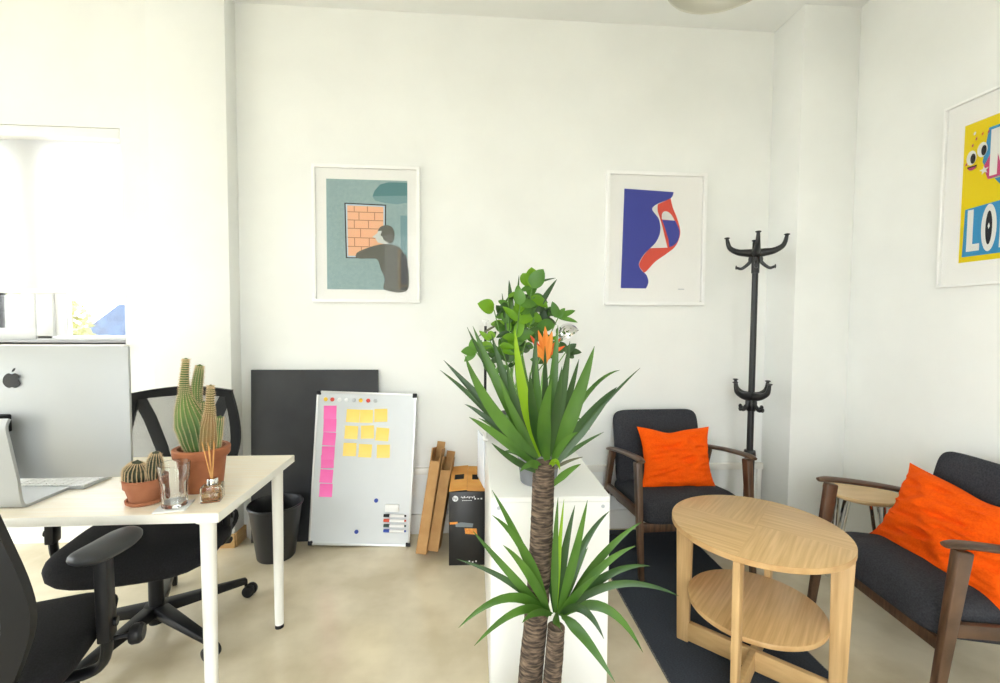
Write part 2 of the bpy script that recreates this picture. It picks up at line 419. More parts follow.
# window
def ring(b, x0, x1, z0, z1, y, d, wd):
    b.box(((x0 + x1) / 2, y, z0 + wd / 2), (x1 - x0, d, wd), bev=.004); b.box(((x0 + x1) / 2, y, z1 - wd / 2), (x1 - x0, d, wd), bev=.004)
    b.box((x0 + wd / 2, y, (z0 + z1) / 2), (wd, d, z1 - z0 - 2 * wd + .004), bev=.004); b.box((x1 - wd / 2, y, (z0 + z1) / 2), (wd, d, z1 - z0 - 2 * wd + .004), bev=.004)
wn = bpy.data.objects.new('window_1', None); COL.objects.link(wn); wn.location = (0, 0, 0); struct(wn)
b = B(); ring(b, WX0 + .002, WX1 - .002, WZ0 + .002, WZ1 - .002, WY + .19, .07, .028); b.build('window_frame', 'wframe', wn)
XM = -2.60
for x0, x1, wl in ((WX0 + .02, XM - .005, .07), (XM + .005, WX1 - .02, .0)):
    b = B()
    if wl: ring(b, x0, x1, WZ0 + .02, WZ1 - .02, WY + .17, .05, wl)
    else:
        b.box((x0 + .045, WY + .17, (WZ0 + WZ1) / 2), (.09, .05, WZ1 - WZ0 - .05), bev=.004)
        b.box((x0 + .125, WY + .178, (WZ0 + WZ1) / 2), (.07, .035, WZ1 - WZ0 - .05), bev=.004)
        b.box(((x0 + x1) / 2, WY + .17, WZ1 - .045), (x1 - x0, .05, .05), bev=.004)
        b.box(((x0 + x1) / 2, WY + .17, WZ0 + .03), (x1 - x0, .05, .03), bev=.004)
    sh = b.build('window_sash', 'wframe', wn)
    B().box(((x0 + x1) / 2, WY + .172, (WZ0 + WZ1) / 2), (x1 - x0 - .06, .005, WZ1 - WZ0 - .1)).build('window_pane', 'pane', sh)
b = B(); b.box(((WX0 + WX1) / 2, WY + .06, WZ0 - .012), (WX1 - WX0 + .04, .22, .024), bev=.004); b.build('window_sill', 'trim', wn)
bl = thing('roller_blind', 'white roller blind pulled most of the way down the window', 'blind', ((WX0 + WX1) / 2, WY + .06, WZ1))
L = WX1 - WX0 - .012
b = B(); b.box((0, -.02, -.03), (L, .075, .058), bev=.006); b.build('cassette', 'wframe', bl)
B().box((0, .005, -.488), (L - .01, .0015, .86)).build('blind_fabric', 'blind', bl)
B().box((0, .005, -.925), (L - .008, .012, .03), bev=.004).build('bottom_bar', 'wframe', bl)

# ================================================================== OUTSIDE THE WINDOW
def tree(loc, h, r, label):
    t = thing('tree', label, 'tree', loc)
    B().tube([(0, 0, 0), (.1, 0, h * .4), (0, .1, h * .75)], [.22, .16, .06], 10).build('trunk', 'trunk', t)
    b = B(); rr = random.Random(3)
    for k in range(5200):
        u = V((rr.gauss(0, 1), rr.gauss(0, 1), rr.gauss(0, 1))).normalized() * r * (.55 + .5 * rr.random())
        u.z = u.z * 1.15; c = V((0, 0, h * .8)) + u
        a = V((rr.gauss(0, 1), rr.gauss(0, 1), rr.gauss(0, 1))).normalized(); q = a.orthogonal().normalized(); s = .05 + rr.random() * .05
        t2 = bmesh.new(); f = [t2.verts.new(c + a * s), t2.verts.new(c + q * s * .6), t2.verts.new(c - a * s), t2.verts.new(c - q * s * .6)]; t2.faces.new(f)
        for f in t2.faces: f.material_index = 0
        for vv in [[v.co.copy() for v in t2.verts]]:
            nv = [b.bm.verts.new(v) for v in vv]; b.bm.faces.new(nv)
        t2.free()
    b.build('foliage', 'tree', t, rec=False)
tree((-9.6, 10.2, -4), 6.1, 1.25, 'autumn tree with yellow green foliage outside the window')
hs = thing('house', 'neighbouring house with a blue slate roof outside the window', 'house', (at(119, 308, 12.1).x, 13.2, -4))
B().box((.4, 1.2, 1.6), (5.2, 4.4, 3.2)).build('house_wall', 'render', hs)
rf = B(); rf.prism([(-3.0, 3.35), (3.3, 3.35), (.3, 5.70), (0, 5.70)], .2, MX.Translation((0, 3.6, 0)) @ MX.Rotation(pi / 2, 4, 'X'))
rf.prism([(-3.0, 3.35), (3.3, 3.35), (.3, 5.70), (0, 5.70)], 4.6, MX.Translation((0, 3.5, 0)) @ MX.Rotation(pi / 2, 4, 'X'))
rf.build('roof', 'slate', hs)
b = B(); b.box((.0, -1.15, 4.72), (1.0, .3, .10), bev=.02); b.build('dormer', 'render', hs)

# ================================================================== DESK
DX0, DX1, DY0, DY1, DZ = -2.05, -.745, 1.383, 1.978, .73
dk = thing('desk', 'white desk with pale birch top and round legs', 'desk', (DX0, DY0, 0))
L, D = DX1 - DX0, DY1 - DY0
b = B(); b.box((L / 2, D / 2, DZ - .014), (L, D, .028), bev=.0015); b.build('desk_edge_band', 'desk_edge', dk)
B().box((L / 2, D / 2, DZ + .0004), (L - .003, D - .003, .0012)).build('desktop', 'desk_top', dk)
for x in (.05, L - .055):
    for y in (.045, D - .045):
        b = B(); b.cyl((x, y, .015), (x, y, DZ - .030), .0175, .0225, 24); b.cyl((x, y, DZ - .036), (x, y, DZ - .028), .035, .035, 24)
        lg = b.build('leg', 'white_metal', dk)
        B().cyl((x, y, 0), (x, y, .016), .0175, .0165, 20).build('foot', 'black_pl', lg)
ZT = DZ + .001

# all-in-one computer seen from behind
pc = thing('desktop_computer', 'silver all-in-one computer on the desk seen from behind', 'computer', (-1.392, 1.522, ZT), R(0))
pc.scale = (1.02, 1.02, .992)
b = B()
def hous(u, v):
    # bulging back shell of the display, width .68 height .43
    x = (u - .5); z = (v - .5)
    bul = .042 * (1 - (2 * abs(x)) ** 2.6) * (1 - (2 * abs(z)) ** 3.2)
    return V((x * .605, -.006 - max(bul, 0), .285 + z * .425))
b.grid(hous, 28, 20); b.box((0, .0, .285), (.605, .012, .425), bev=.004)
dsp = b.build('display_housing', 'alu', pc, ang=50)
B().box((0, .0075, .312), (.595, .003, .362)).build('screen', 'screen', dsp)
# emblem: apple silhouette with bite and leaf
def apple_poly():
    body = []
    for k in range(48):
        a = 2 * pi * k / 48; x = cos(a); y = sin(a)
        r = 1 + .10 * cos(2 * a) * (1 if y < 0 else .6)
        px, py = x * r * .92, y * r * 1.02
        if y > .6: py -= .22 * math.exp(-(px / .22) ** 2)
        if y < -.6: py += .14 * math.exp(-(px / .2) ** 2)
        if (px - 1.02) ** 2 + (py - .12) ** 2 < .19:
            d = V((px - 1.02, py - .12)); d = d.normalized() * .436; px, py = 1.02 + d.x, .12 + d.y
        body.append((px, py))
    return body
b = B(); S = .026; X0 = MX.Translation((0, -.0465, .393)) @ MX.Rotation(pi / 2, 4, 'X')
b.prism([(x * S, y * S) for x, y in apple_poly()], .0012, X0)
leaf = [(.02, 1.02), (.08, 1.28), (.24, 1.46), (.42, 1.52), (.36, 1.28), (.22, 1.10)]
b.prism([(x * S, y * S) for x, y in leaf], .0012, X0)
b.build('emblem', 'logo_black', dsp)
# stand: one bent aluminium sheet, foot running under the screen
prof = [(-.062, .29), (-.072, .262), (-.062, .20), (-.045, .10), (-.038, .035), (-.03, .012), (-.015, .0035), (.02, .003), (.14, .003)]
prof = [(p.x, p.y) for p in spline([(a, c, 0) for a, c in prof], 6)]
b = B(); tk = .009; W2 = .085
t = bmesh.new(); rows = []
for i, (y, z) in enumerate(prof):
    a = V(prof[min(i + 1, len(prof) - 1)]) - V(prof[max(i - 1, 0)]); nrm = V((a.y, -a.x)).normalized(); y -= .042
    rows.append([t.verts.new((sx * W2 - .045, y - q * nrm.x * tk, z - q * nrm.y * tk)) for sx, q in ((-1, 0), (1, 0), (1, 1), (-1, 1))])
mn = min(v.co.z for v in t.verts)
for v in t.verts: v.co.z -= mn
for a, c in zip(rows, rows[1:]):
    for k in range(4): t.faces.new((a[k], a[(k + 1) % 4], c[(k + 1) % 4], c[k]))
t.faces.new(rows[0]); t.faces.new(rows[-1][::-1]); b._add(t)
st = b.build('stand', 'alu', pc, ang=45)
B().lathe([(0, 0), (.026, 0), (.028, .002), (.028, .004), (0, .004)], 30, MX.Translation((-.065, -.091, .13)) @ MX.Rotation(pi / 2, 4, 'X')).build('cable_hole', 'm_gry', st)
b = B(); b.box((-.055, -.06, .262), (.10, .06, .055), bev=.005); b.build('hinge', 'grey_pl', pc)
kb = thing('keyboard', 'thin silver keyboard on the desk behind the computer stand', 'keyboard', (-1.50, 1.672, ZT), R(-2))
b = B(); b.box((0, 0, .005), (.40, .115, .01), bev=.002); b.build('keyboard_base', 'alu', kb)
b = B()
for j in range(5):
    for i in range(14): b.box((-.182 + i * .028, -.044 + j * .022, .0115), (.024, .018, .004), bev=.001, seg=1)
b.build('keys', 'white_pl', kb)

# cacti
def pot(b, r0, r1, h, lip, lz):
    b.lathe([(0, 0), (r0, 0), (r1 - .004, h - lz), (r1 + lip - .002, h - lz), (r1 + lip, h - lz + .004), (r1 + lip + .002, h - .003), (r1 + lip - .002, h), (r1 - .006, h), (r1 - .009, h - .02), (0, h - .02)], 40)
cp = thing('potted_cactus', 'tall five stemmed green cactus in a terracotta pot on the desk', 'cactus', (-.912, 1.60, ZT))
cp.scale = (.94, .94, 1.0)
b = B(); pot(b, .065, .082, .145, .008, .03); b.build('pot', 'terra', cp)
B().lathe([(0, .128), (.07, .128), (.076, .126)], 30).build('soil', 'soil', cp)
def cactus_stem(pts, rad, ribs, mat, par, spn=True):
    P = spline(pts, 6); N = len(P); n = ribs * 4
    rr = lambda u: sum(rad[i] * max(0, 1 - abs(u * (len(rad) - 1) - i)) for i in range(len(rad)))
    t = bmesh.new(); rings = []; sp = B(); fr = None
    for i, p in enumerate(P):
        d = (P[min(i + 1, N - 1)] - P[max(i - 1, 0)]).normalized(); a = fr or V((1, 0, 0)); x = (a - d * a.dot(d)).normalized(); fr = x; y = d.cross(x)
        r = rr(i / (N - 1)); ring_ = []
        for k in range(n):
            q = r * (1 + .06 * cos(2 * pi * k / 4)); dv = x * cos(2 * pi * k / n) + y * sin(2 * pi * k / n)
            ring_.append(t.verts.new(p + dv * q))
        rings.append(ring_)
        if spn:
            for sub in (0, .5):
                if i + sub > N - 1: break
                pc_ = p.lerp(P[min(i + 1, N - 1)], sub); r2 = rr((i + sub) / (N - 1))
                for k in range(0, n, 4):
                    dv = x * cos(2 * pi * k / n) + y * sin(2 * pi * k / n); c = pc_ + dv * r2 * 1.06
                    sp.sph(c, .0017, n=6)
                    for q in range(3):
                        e_ = (dv + x * rnd.uniform(-.8, .8) + y * rnd.uniform(-.8, .8) + d * rnd.uniform(-.7, .9)).normalized()
                        sp.tube([c, c + e_ * rnd.uniform(.004, .008)], [.00045, .0001], 3)
    for a, c in zip(rings, rings[1:]):
        for k in range(n): t.faces.new((a[k], a[(k + 1) % n], c[(k + 1) % n], c[k]))
    top = t.verts.new(P[-1] + (P[-1] - P[-2]).normalized() * rad[-1] * .6)
    for k in range(n): t.faces.new((rings[-1][k], rings[-1][(k + 1) % n], top))
    b = B(); b._add(t); s = b.build('stem', mat, par, ang=80)
    if spn: o = sp.build('spines', 'spine', s, rec=False); o['kind'] = 'stuff'
cactus_stem([(-.008, -.005, .12), (-.022, -.005, .2), (-.048, 0, .28), (-.056, 0, .36), (-.048, 0, .445)], [.030, .047, .052, .036, .017, .012, .009], 20, 'cactus', cp)
cactus_stem([(.0, .025, .12), (-.018, .02, .25), (-.024, .02, .34), (-.012, .02, .42)], [.016, .016, .015, .017, .012], 13, 'cactus', cp)
cactus_stem([(.026, -.01, .12), (.03, -.012, .2), (.036, -.01, .27), (.04, -.008, .355)], [.026, .03, .028, .017, .012, .009], 16, 'cactus_b', cp)
cactus_stem([(.006, .02, .12), (.004, .02, .2), (.0, .018, .293)], [.012, .012, .011], 11, 'cactus', cp)
cactus_stem([(.05, .0, .12), (.058, 0, .18), (.066, -.002, .245)], [.012, .0125, .012], 11, 'cactus', cp)
sc = thing('potted_cactus', 'two round dark cacti in a small terracotta pot with saucer', 'cactus', (-1.022, 1.488, ZT))
sc.scale = (.9, .9, 1.1)
b = B(); b.lathe([(0, 0), (.052, 0), (.058, .004), (.06, .012), (.054, .012), (.052, .006), (0, .006)], 36); b.build('saucer', 'terra2', sc)
b = B(); b.lathe([(0, .006), (.046, .006), (.06, .048), (.064, .048), (.066, .07), (.06, .072), (.057, .06), (0, .06)], 36); b.build('pot', 'terra2', sc)
B().lathe([(0, .064), (.058, .062)], 24).build('soil', 'soil', sc)
cactus_stem([(-.024, -.005, .055), (-.026, -.006, .085), (-.022, -.006, .115)], [.03, .038, .036, .016], 20, 'cactus_d', sc)
cactus_stem([(.026, .004, .055), (.028, .004, .09), (.034, .004, .14)], [.015, .019, .024, .022, .012], 15, 'cactus_d', sc)
# tumbler on its coaster
cs = tag(B().box((-.905, 1.437, ZT + .0022), (.085, .085, .0044), rot=MX.Rotation(R(12), 3, 'Z'), bev=.001).build('coaster', 'm_wht'), 'small white square coaster under the glass on the desk', 'coaster')
tb = thing('drinking_glass', 'clear faceted drinking glass on a white coaster', 'glass', (-.905, 1.44, ZT + .0046))
facet = lambda k, z: (1 - .075 * (0.5 + .5 * cos(2 * pi * k / 4))) if z in (.03, .074) else 1
b = B(); b.lathe([(0, .001), (.033, .001), (.0345, .004), (.036, .03), (.038, .074), (.0415, .092), (.0435, .132), (.0425, .133), (.0405, .092), (.0335, .0735), (.0312, .0305), (.029, .014), (0, .013)], 40, wob=facet)
b.build('tumbler', 'glass', tb, ang=30)
df = thing('reed_diffuser', 'square glass reed diffuser with a silver collar on the desk', 'diffuser', (-.818, 1.487, ZT), R(14))
b = B(); b.box((0, 0, .0265), (.058, .058, .052), bev=.005); b.build('bottle', 'glass', df)
B().box((0, 0, .018), (.046, .046, .026), bev=.004).build('liquid', 'oil', df)
B().cyl((0, 0, .052), (0, 0, .073), .0165, .0165, 28, bev=.002).build('collar', 'chrome', df)
for k, (dx, dy) in enumerate([(-.026, .0), (-.014, .008), (-.004, -.004), (.004, .006), (.009, 0), (-.02, -.006)]):
    B().cyl((-dx * .35, -dy, .012), (dx, dy * 2, .19 - .006 * (k % 3)), .0016, .0016, 8).build('reed', 'reed', df)

# ================================================================== OFFICE CHAIRS (forward = +X local)
def office_chair(label, loc, rz, spin, arm_z, so=.0, br_=.356, ay=.29, pa=0, ax=0, zs=0):
    t = thing('office_chair', label, 'chair', loc, rz)
    b = B(); b.cyl((0, 0, .05), (0, 0, .12), .035, .045, 24, bev=.005); b.cyl((0, 0, .04), (0, 0, .055), .028, .028, 20)
    base = b.build('base_hub', 'black_pl', t)
    for k in range(5):
        a = spin + k * 2 * pi / 5; d = V((cos(a), sin(a), 0)); n = V((-sin(a), cos(a), 0))
        B().bar(d * .03 + V((0, 0, .098)), d * (br_ - .01) + V((0, 0, .072)), .056, .045, side=n, bev=.008, w1=.034, t1=.026).build('base_arm', 'black_pl', t)
        b = B(); c = d * (br_ - .014); ca = a + rnd.uniform(-1, 1); cd = V((cos(ca), sin(ca), 0)); cn = V((-sin(ca), cos(ca), 0)); o = c + cd * .018
        for s in (-1, 1): b.cyl(o + cn * s * .006 + V((0, 0, .028)), o + cn * s * .026 + V((0, 0, .028)), .028, .026, 24, bev=.004)
        b.cyl(c + V((0, 0, .03)), c + V((0, 0, .075)), .007, .007, 10); b.sph(o + V((0, 0, .035)), .02, (1.1, .5, .9), 12, MX.Rotation(ca, 3, 'Z'))
        b.build('caster', 'black_pl', t)
    b = B(); b.cyl((0, 0, .1), (0, 0, .24), .027, .027, 20); b.cyl((0, 0, .22), (0, 0, .37), .018, .018, 20); b.build('gas_column', 'black_pl', t)
    b = B(); b.box((-.02, 0, .375), (.26, .17, .06), bev=.015); b.cyl((.03, .08, .375), (.03, .25, .372), .006, .006, 10)
    b.box((.03, .26, .368), (.035, .07, .02), bev=.008)
    b.build('tilt_mechanism', 'black_pl', t)
    if pa:
        b = B(); b.cyl((ax - .01, -ay + .01, .455), (ax - .01, -ay - .06, .455), .006, .006, 10); b.lathe([(0, 0), (.022, .0), (.026, .006), (.026, .022), (.02, .03), (0, .03)], 20, MX.Translation((ax - .01, -ay - .055, .455)) @ MX.Rotation(pi / 2, 4, 'X'))
        b.build('adjustment_knob', 'black_pl', t)
    def seat(u, v):
        a = 2 * pi * u; sq = 1 / (abs(cos(a)) ** 4.4 + abs(sin(a)) ** 4.4) ** (1 / 4.4)
        ph = (v - .5) * pi; rr = abs(cos(ph)) ** .45; zz = (1 if ph > 0 else -1) * abs(sin(ph)) ** .8
        x = .245 * sq * cos(a) * rr; y = .245 * sq * sin(a) * rr
        fr = max(0, (x - .10) / .15)
        return V((x + so, y * (1.13 if so else 1.03) + (.03 if so else 0), .425 + zs + zz * .050 + .014 * (2 * y / .49) ** 2 - .03 * fr * fr))
    B().grid(seat, 48, 16, cu=True).build('seat', 'seat_fab', t, ang=80, merge=True)
    # backrest: plane leaning back, coordinates (y, z) -> x
    def bp(y, z, o=0):
        h = (z - .5); return V((-.225 - .16 * h - .05 * sin(h * 5) - .30 * (.05 - y * y) + .015 - o, y, z))
    out = [(-.19, .52), (-.245, .66), (-.25, .78), (-.215, .945), (-.195, .968), (0, .99), (.195, .968), (.215, .945), (.25, .78), (.245, .66), (.19, .52), (0, .50)]
    cl = [(p.x, p.y) for p in spline([(a, c, 0) for a, c in out + out[:1]], 5)]
    b = B(); tt = bmesh.new(); rows = []
    for i in range(len(cl) - 1):
        y, z = cl[i]; cy, cz = 0, .75; k = 1 - .042 / math.hypot(y - cy, z - cz)
        yi, zi = cy + (y - cy) * k, cz + (z - cz) * k
        if z < .6: zi = zi + .02
        rows.append([tt.verts.new(bp(y, z, -.012)), tt.verts.new(bp(yi, zi, -.012)), tt.verts.new(bp(yi, zi, .014)), tt.verts.new(bp(y, z, .014))])
    for i in range(len(rows)):
        a, c = rows[i], rows[(i + 1) % len(rows)]
        for k in range(4): tt.faces.new((a[k], a[(k + 1) % 4], c[(k + 1) % 4], c[k]))
    b._add(tt)
    fr = b.build('back_frame', 'grey_pl', t, ang=50)
    b = B()
    for s in (-1, 1): b.tube([bp(s * y, z, .014) for y, z in ((.19, .955), (.14, .84), (.085, .70), (.035, .56))], [.028, .028, .027, .026], 10, flat=.45, up=(1, 0, 0))
    b.build('back_strut', 'black_pl', t)
    b = B()
    b.grid(lambda u, v: bp((u - .5) * 2 * (.185 + .055 * sin(pi * min(1, max(0, v * .95 + .02)))), .525 + .445 * v - .035 * (2 * u - 1) ** 2 * v, -.004), 20, 20)
    b.build('back_mesh', 'net', t)
    b = B(); b.tube(spline([(-.1, 0, .37), (-.22, 0, .37), (-.29, 0, .44), bp(0, .55, .03)], 5), .024, 12, flat=.7); b.build('back_support', 'black_pl', t)
    for s in (-1, 1):
        b = B(); b.tube(spline([(-.02 + ax, s * .14, .385), (-.02 + ax, s * (ay - .04), .38), (-.02 + ax, s * (ay + .002), .41), (-.015 + ax, s * (ay + .006), .50)], 5), .021, 12, flat=.6)
        b.bar((-.015 + ax, s * (ay + .006), .46), (-.015 + ax, s * (ay + .003), arm_z - .03), .03, .05, bev=.006)
        b.cyl((-.01 + ax, s * (ay + .015), .50), (-.01 + ax, s * (ay + .028), .50), .012, .012, 14)
        b.build('arm_post', 'black_pl', t)
        b = B()
        b.grid(lambda u, v: V((.015 + ax + .098 * (2 * v - 1) * .5 * 2 * .98, s * (ay - .005) + .052 * (max(0, 1 - abs(2 * v - 1) ** 3.2)) ** .5 * cos(2 * pi * u), arm_z - .02 + .022 * (max(0, 1 - abs(2 * v - 1) ** 4)) ** .5 * sin(2 * pi * u) + .008 * (2 * v - 1) ** 2)), 24, 16, cu=True)
        if pa: bmesh.ops.rotate(b.bm, verts=b.bm.verts, cent=(ax, s * ay, 0), matrix=MX.Rotation(pa, 3, 'Z'))
        b.build('arm_pad', 'arm_pad', t, ang=80, merge=True)
    return t
office_chair('black office chair with mesh back behind the desk and potted cactus', (-1.302, 1.94, 0), R(-78), R(-29.6 + 78), .655, so=.09, ax=.10)
office_chair('black office chair with padded armrest in the bottom left corner', (-1.224, 1.165, 0), R(108), R(12), .715, br_=.33, ay=.27, pa=R(-22), zs=.035)

# ================================================================== BOARDS AGAINST THE BACK WALL
def lean(x0, y0, x1, y1, H_, ytop, roll=0):
    """local frame on a board: X along its foot, Y up its face, Z out of the face"""
    ex = V((x1 - x0, y1 - y0, 0)).normalized(); n = V((ex.y, -ex.x, 0))
    if n.y > 0: n = -n
    a = math.asin((ytop - (y0 + y1) / 2) / H_)
    up = V((0, 0, 1)) * cos(a) - n * sin(a); nz = ex.cross(up)
    X = MX((ex, up, nz)).transposed().to_4x4(); X.translation = V(((x0 + x1) / 2, (y0 + y1) / 2, 0))
    return X @ MX.Rotation(roll, 4, 'Z')
cb = thing('chalkboard', 'large plain black chalkboard leaning on the wall behind the whiteboard', 'board')
cb.matrix_world = lean(-1.27, 2.70, -.534, 2.70, 1.02, 2.735)
B().box((0, .51, 0), (.734, 1.02, .018), bev=.002).build('board', 'chalk', cb)
WBX = lean(-.917, 2.622, -.333, 2.608, .89, 2.70, R(-2.0))
wbd = thing('whiteboard', 'whiteboard with aluminium frame and sticky notes leaning on the chalkboard', 'board')
wbd.matrix_world = MX.Translation((.0, 0, .006)) @ WBX
WBX = wbd.matrix_world.copy()
bw, bh = .582, .888
B().box((0, bh / 2, .002), (bw - .02, bh - .02, .008)).build('writing_surface', 'wb', wbd)
b = B()
for s in (-1, 1): b.box((s * (bw / 2 - .006), bh / 2, .003), (.012, bh - .03, .016), bev=.002)
for y in (.006, bh - .006): b.box((0, y, .003), (bw - .03, .012, .016), bev=.002)
b.build('frame', 'alu_frame', wbd)
for sx in (-1, 1):
    for y in (.011, bh - .011): B().box((sx * (bw / 2 - .011), y, .003), (.026, .026, .02), bev=.004).build('corner_cap', 'grey_pl', wbd)
# things stuck to the whiteboard: coordinates measured across its face (crop 474 x 683 of the photograph)
def wbp(cx, cy):
    tl, tr, br, bl_ = (75, 52), (437, 52), (419, 620), (37, 625)
    v = (cy - 52) / 570.0; xl = tl[0] + (bl_[0] - tl[0]) * v; xr = tr[0] + (br[0] - tr[0]) * v
    return ((cx - xl) / (xr - xl) - .5) * bw, (1 - v) * bh
def stuck(name, label, cat, cx, cy, build, group, rz=0, lift=.0062):
    x, y = wbp(cx, cy); o = build()
    o.matrix_world = WBX @ MX.Translation((x, y, lift)) @ MX.Rotation(rz, 4, 'Z'); tag(o, label, cat, group); o.name = name
    return o
def note(mat, wd=.076, ht=.076):
    def f():
        b = B(); b.grid(lambda u, v: V(((u - .5) * wd, (v - .5) * ht, .0006 + .007 * max(0, .6 - v) ** 2)), 4, 6)
        t = b.bm; r = bmesh.ops.solidify(t, geom=t.faces[:], thickness=.0004)
        return b.build('sticky_note', mat, ang=60)
    return f
pn = [(121, 131, 2, 'topmost of the pink column'), (120, 180, 1, 'second from top of the pink column'), (117, 231, -2, 'third from top of the pink column'), (113, 283, 1, 'fourth from top of the pink column'),
      (110, 315, 3, 'fifth from top of the pink column, half covered'), (106, 369, -2, 'second from bottom of the pink column'), (104, 421, 0, 'bottom one of the pink column')]
for i, (x, y, a, l) in enumerate(pn):
    stuck('sticky_note', 'pink sticky note on the whiteboard, ' + l, 'sticky note', x, y, note('pink', .074, .076), 'pink sticky notes on the whiteboard', R(a), .0062 + (.0007 if i == 3 else 0))
rn = ['top', 'middle', 'bottom']; cn_ = ['left', 'centre', 'right']
yn = [(204, 142, -1), (253, 142, 1), (306, 137, 3), (198, 204, -1), (257, 201, 3), (312, 208, -3), (192, 268, 0), (249, 271, -1), (316, 271, 2)]
for i, (x, y, a) in enumerate(yn):
    stuck('sticky_note', 'yellow sticky note on the whiteboard, %s row, %s' % (rn[i // 3], cn_[i % 3]), 'sticky note', x, y, note('yellow'), 'yellow sticky notes on the whiteboard', R(a), .0062 + .0004 * (i % 2))
def magnet(mat): return lambda: B().lathe([(0, 0), (.0115, 0), (.012, .002), (.0115, .006), (.009, .0075), (0, .008)], 24).build('magnet', mat)
for x, c, l in [(106, 'm_yel', 'yellow magnet at the left end of the whiteboard magnet row'), (130, 'm_red', 'red magnet second from left in the whiteboard magnet row'), (156, 'm_wht', 'white magnet third from left in the whiteboard magnet row'),
                (181, 'm_wht', 'white magnet fourth from left in the whiteboard magnet row'), (208, 'm_gry', 'grey magnet between a white and a yellow one in the magnet row'), (233, 'm_yel', 'yellow magnet third from right in the whiteboard magnet row'),
                (260, 'm_red', 'red magnet second from right in the whiteboard magnet row'), (286, 'm_gry', 'grey magnet at the right end of the whiteboard magnet row')]:
    stuck('magnet', l, 'magnet', x, 83, magnet(c), 'magnets in a row on the whiteboard')
stuck('magnet', 'blue magnet on the whiteboard just above the eraser', 'magnet', 291, 454, magnet('m_blu'), 'blue magnets on the whiteboard')
stuck('magnet', 'blue magnet on the lower middle of the whiteboard', 'magnet', 218, 570, magnet('m_blu'), 'blue magnets on the whiteboard')
def eraser():
    b = B(); b.box((0, 0, .009), (.08, .042, .016), bev=.004); return b.build('eraser', 'white_pl')
stuck('eraser', 'white eraser on the whiteboard above the marker pens', 'eraser', 351, 479, eraser, None)
for y, c, l, fl in [(507, 'k_blk', 'black marker pen at the top of the four on the whiteboard', 1), (525, 'k_red', 'red marker pen on the whiteboard', 1), (544, 'k_grn', 'dark green marker pen on the whiteboard', 1), (563, 'm_blu', 'blue marker pen at the bottom of the four on the whiteboard', 1)]:
    x, yy = wbp(362, y); t = thing('marker_pen', l, 'marker', group='marker pens on the whiteboard')
    t.matrix_world = WBX @ MX.Translation((x, yy, .0155))
    B().cyl((-.03, 0, 0), (.056, 0, 0), .0085, .0085, 16, bev=.001).build('barrel', 'white_pl', t)
    B().cyl((-.064, 0, 0), (-.030, 0, 0), .0086, .0092, 16, bev=.001).build('cap', 'black_pl' if c == 'k_blk' else c, t)
    B().cyl((.056, 0, 0), (.066, 0, 0), .006, .005, 12).build('end_plug', 'black_pl' if c == 'k_blk' else c, t)

# bin
bn = thing('waste_bin', 'black plastic waste bin on the floor in front of the chalkboard', 'bin', (-1.062, 2.54, 0))
b = B(); b.lathe([(0, .004), (.094, 0), (.098, .006), (.135, .288), (.140, .288), (.144, .296), (.14, .302), (.133, .300), (.128, .28), (.094, .012), (0, .010)], 48); b.build('bucket', 'bin', bn)

# cardboard sleeves leaning on the wall
def sleeve(label, foot, head, th, wd, ln):
    """tall slim carton; narrow edge towards the viewer, open at the top"""
    up = (V(head) - V(foot)).normalized(); ey = V((.10, 1, 0)); ey = (ey - up * ey.dot(up)).normalized(); ex = ey.cross(up)
    t = thing('flat_carton', label, 'box'); X = MX((ex, ey, up)).transposed().to_4x4(); X.translation = V(foot)
    zmin = min((X @ V((a, c, 0))).z for a in (-th / 2, th / 2) for c in (0, wd)); X.translation.z += .001 - zmin
    t.matrix_world = X
    b = B(); w_ = .004
    b.box((-th / 2, wd / 2, ln / 2), (w_, wd, ln)); b.box((th / 2, wd / 2, ln / 2), (w_, wd, ln))
    b.box((0, w_ / 2, ln / 2 - .035), (th, w_, ln - .07)); b.box((0, wd - w_ / 2, ln / 2), (th, w_, ln)); b.box((0, wd / 2, w_ / 2), (th, wd, w_))
    b.build('sleeve', 'card', t)
    b = B(); b.box((0, wd / 2, ln - .14), (th - .006, wd - .01, .004)); b.build('inner_shade_panel', 'card_shade', t)  # darker brown panel paints the shade inside the open top
    b = B(); b.box((0, wd - .002, ln + .016), (th - .004, .003, .04)); b.build('flap', 'card', t)
    return t
sleeve('slim brown cardboard box leaning on the wall, nearest the whiteboard', (-.252, 2.42, 0), (-.168, 2.56, .585), .052, .17, .565)
sleeve('slim brown cardboard box leaning between its twin and the black carton', (-.190, 2.45, 0), (-.108, 2.585, .52), .054, .15, .505)

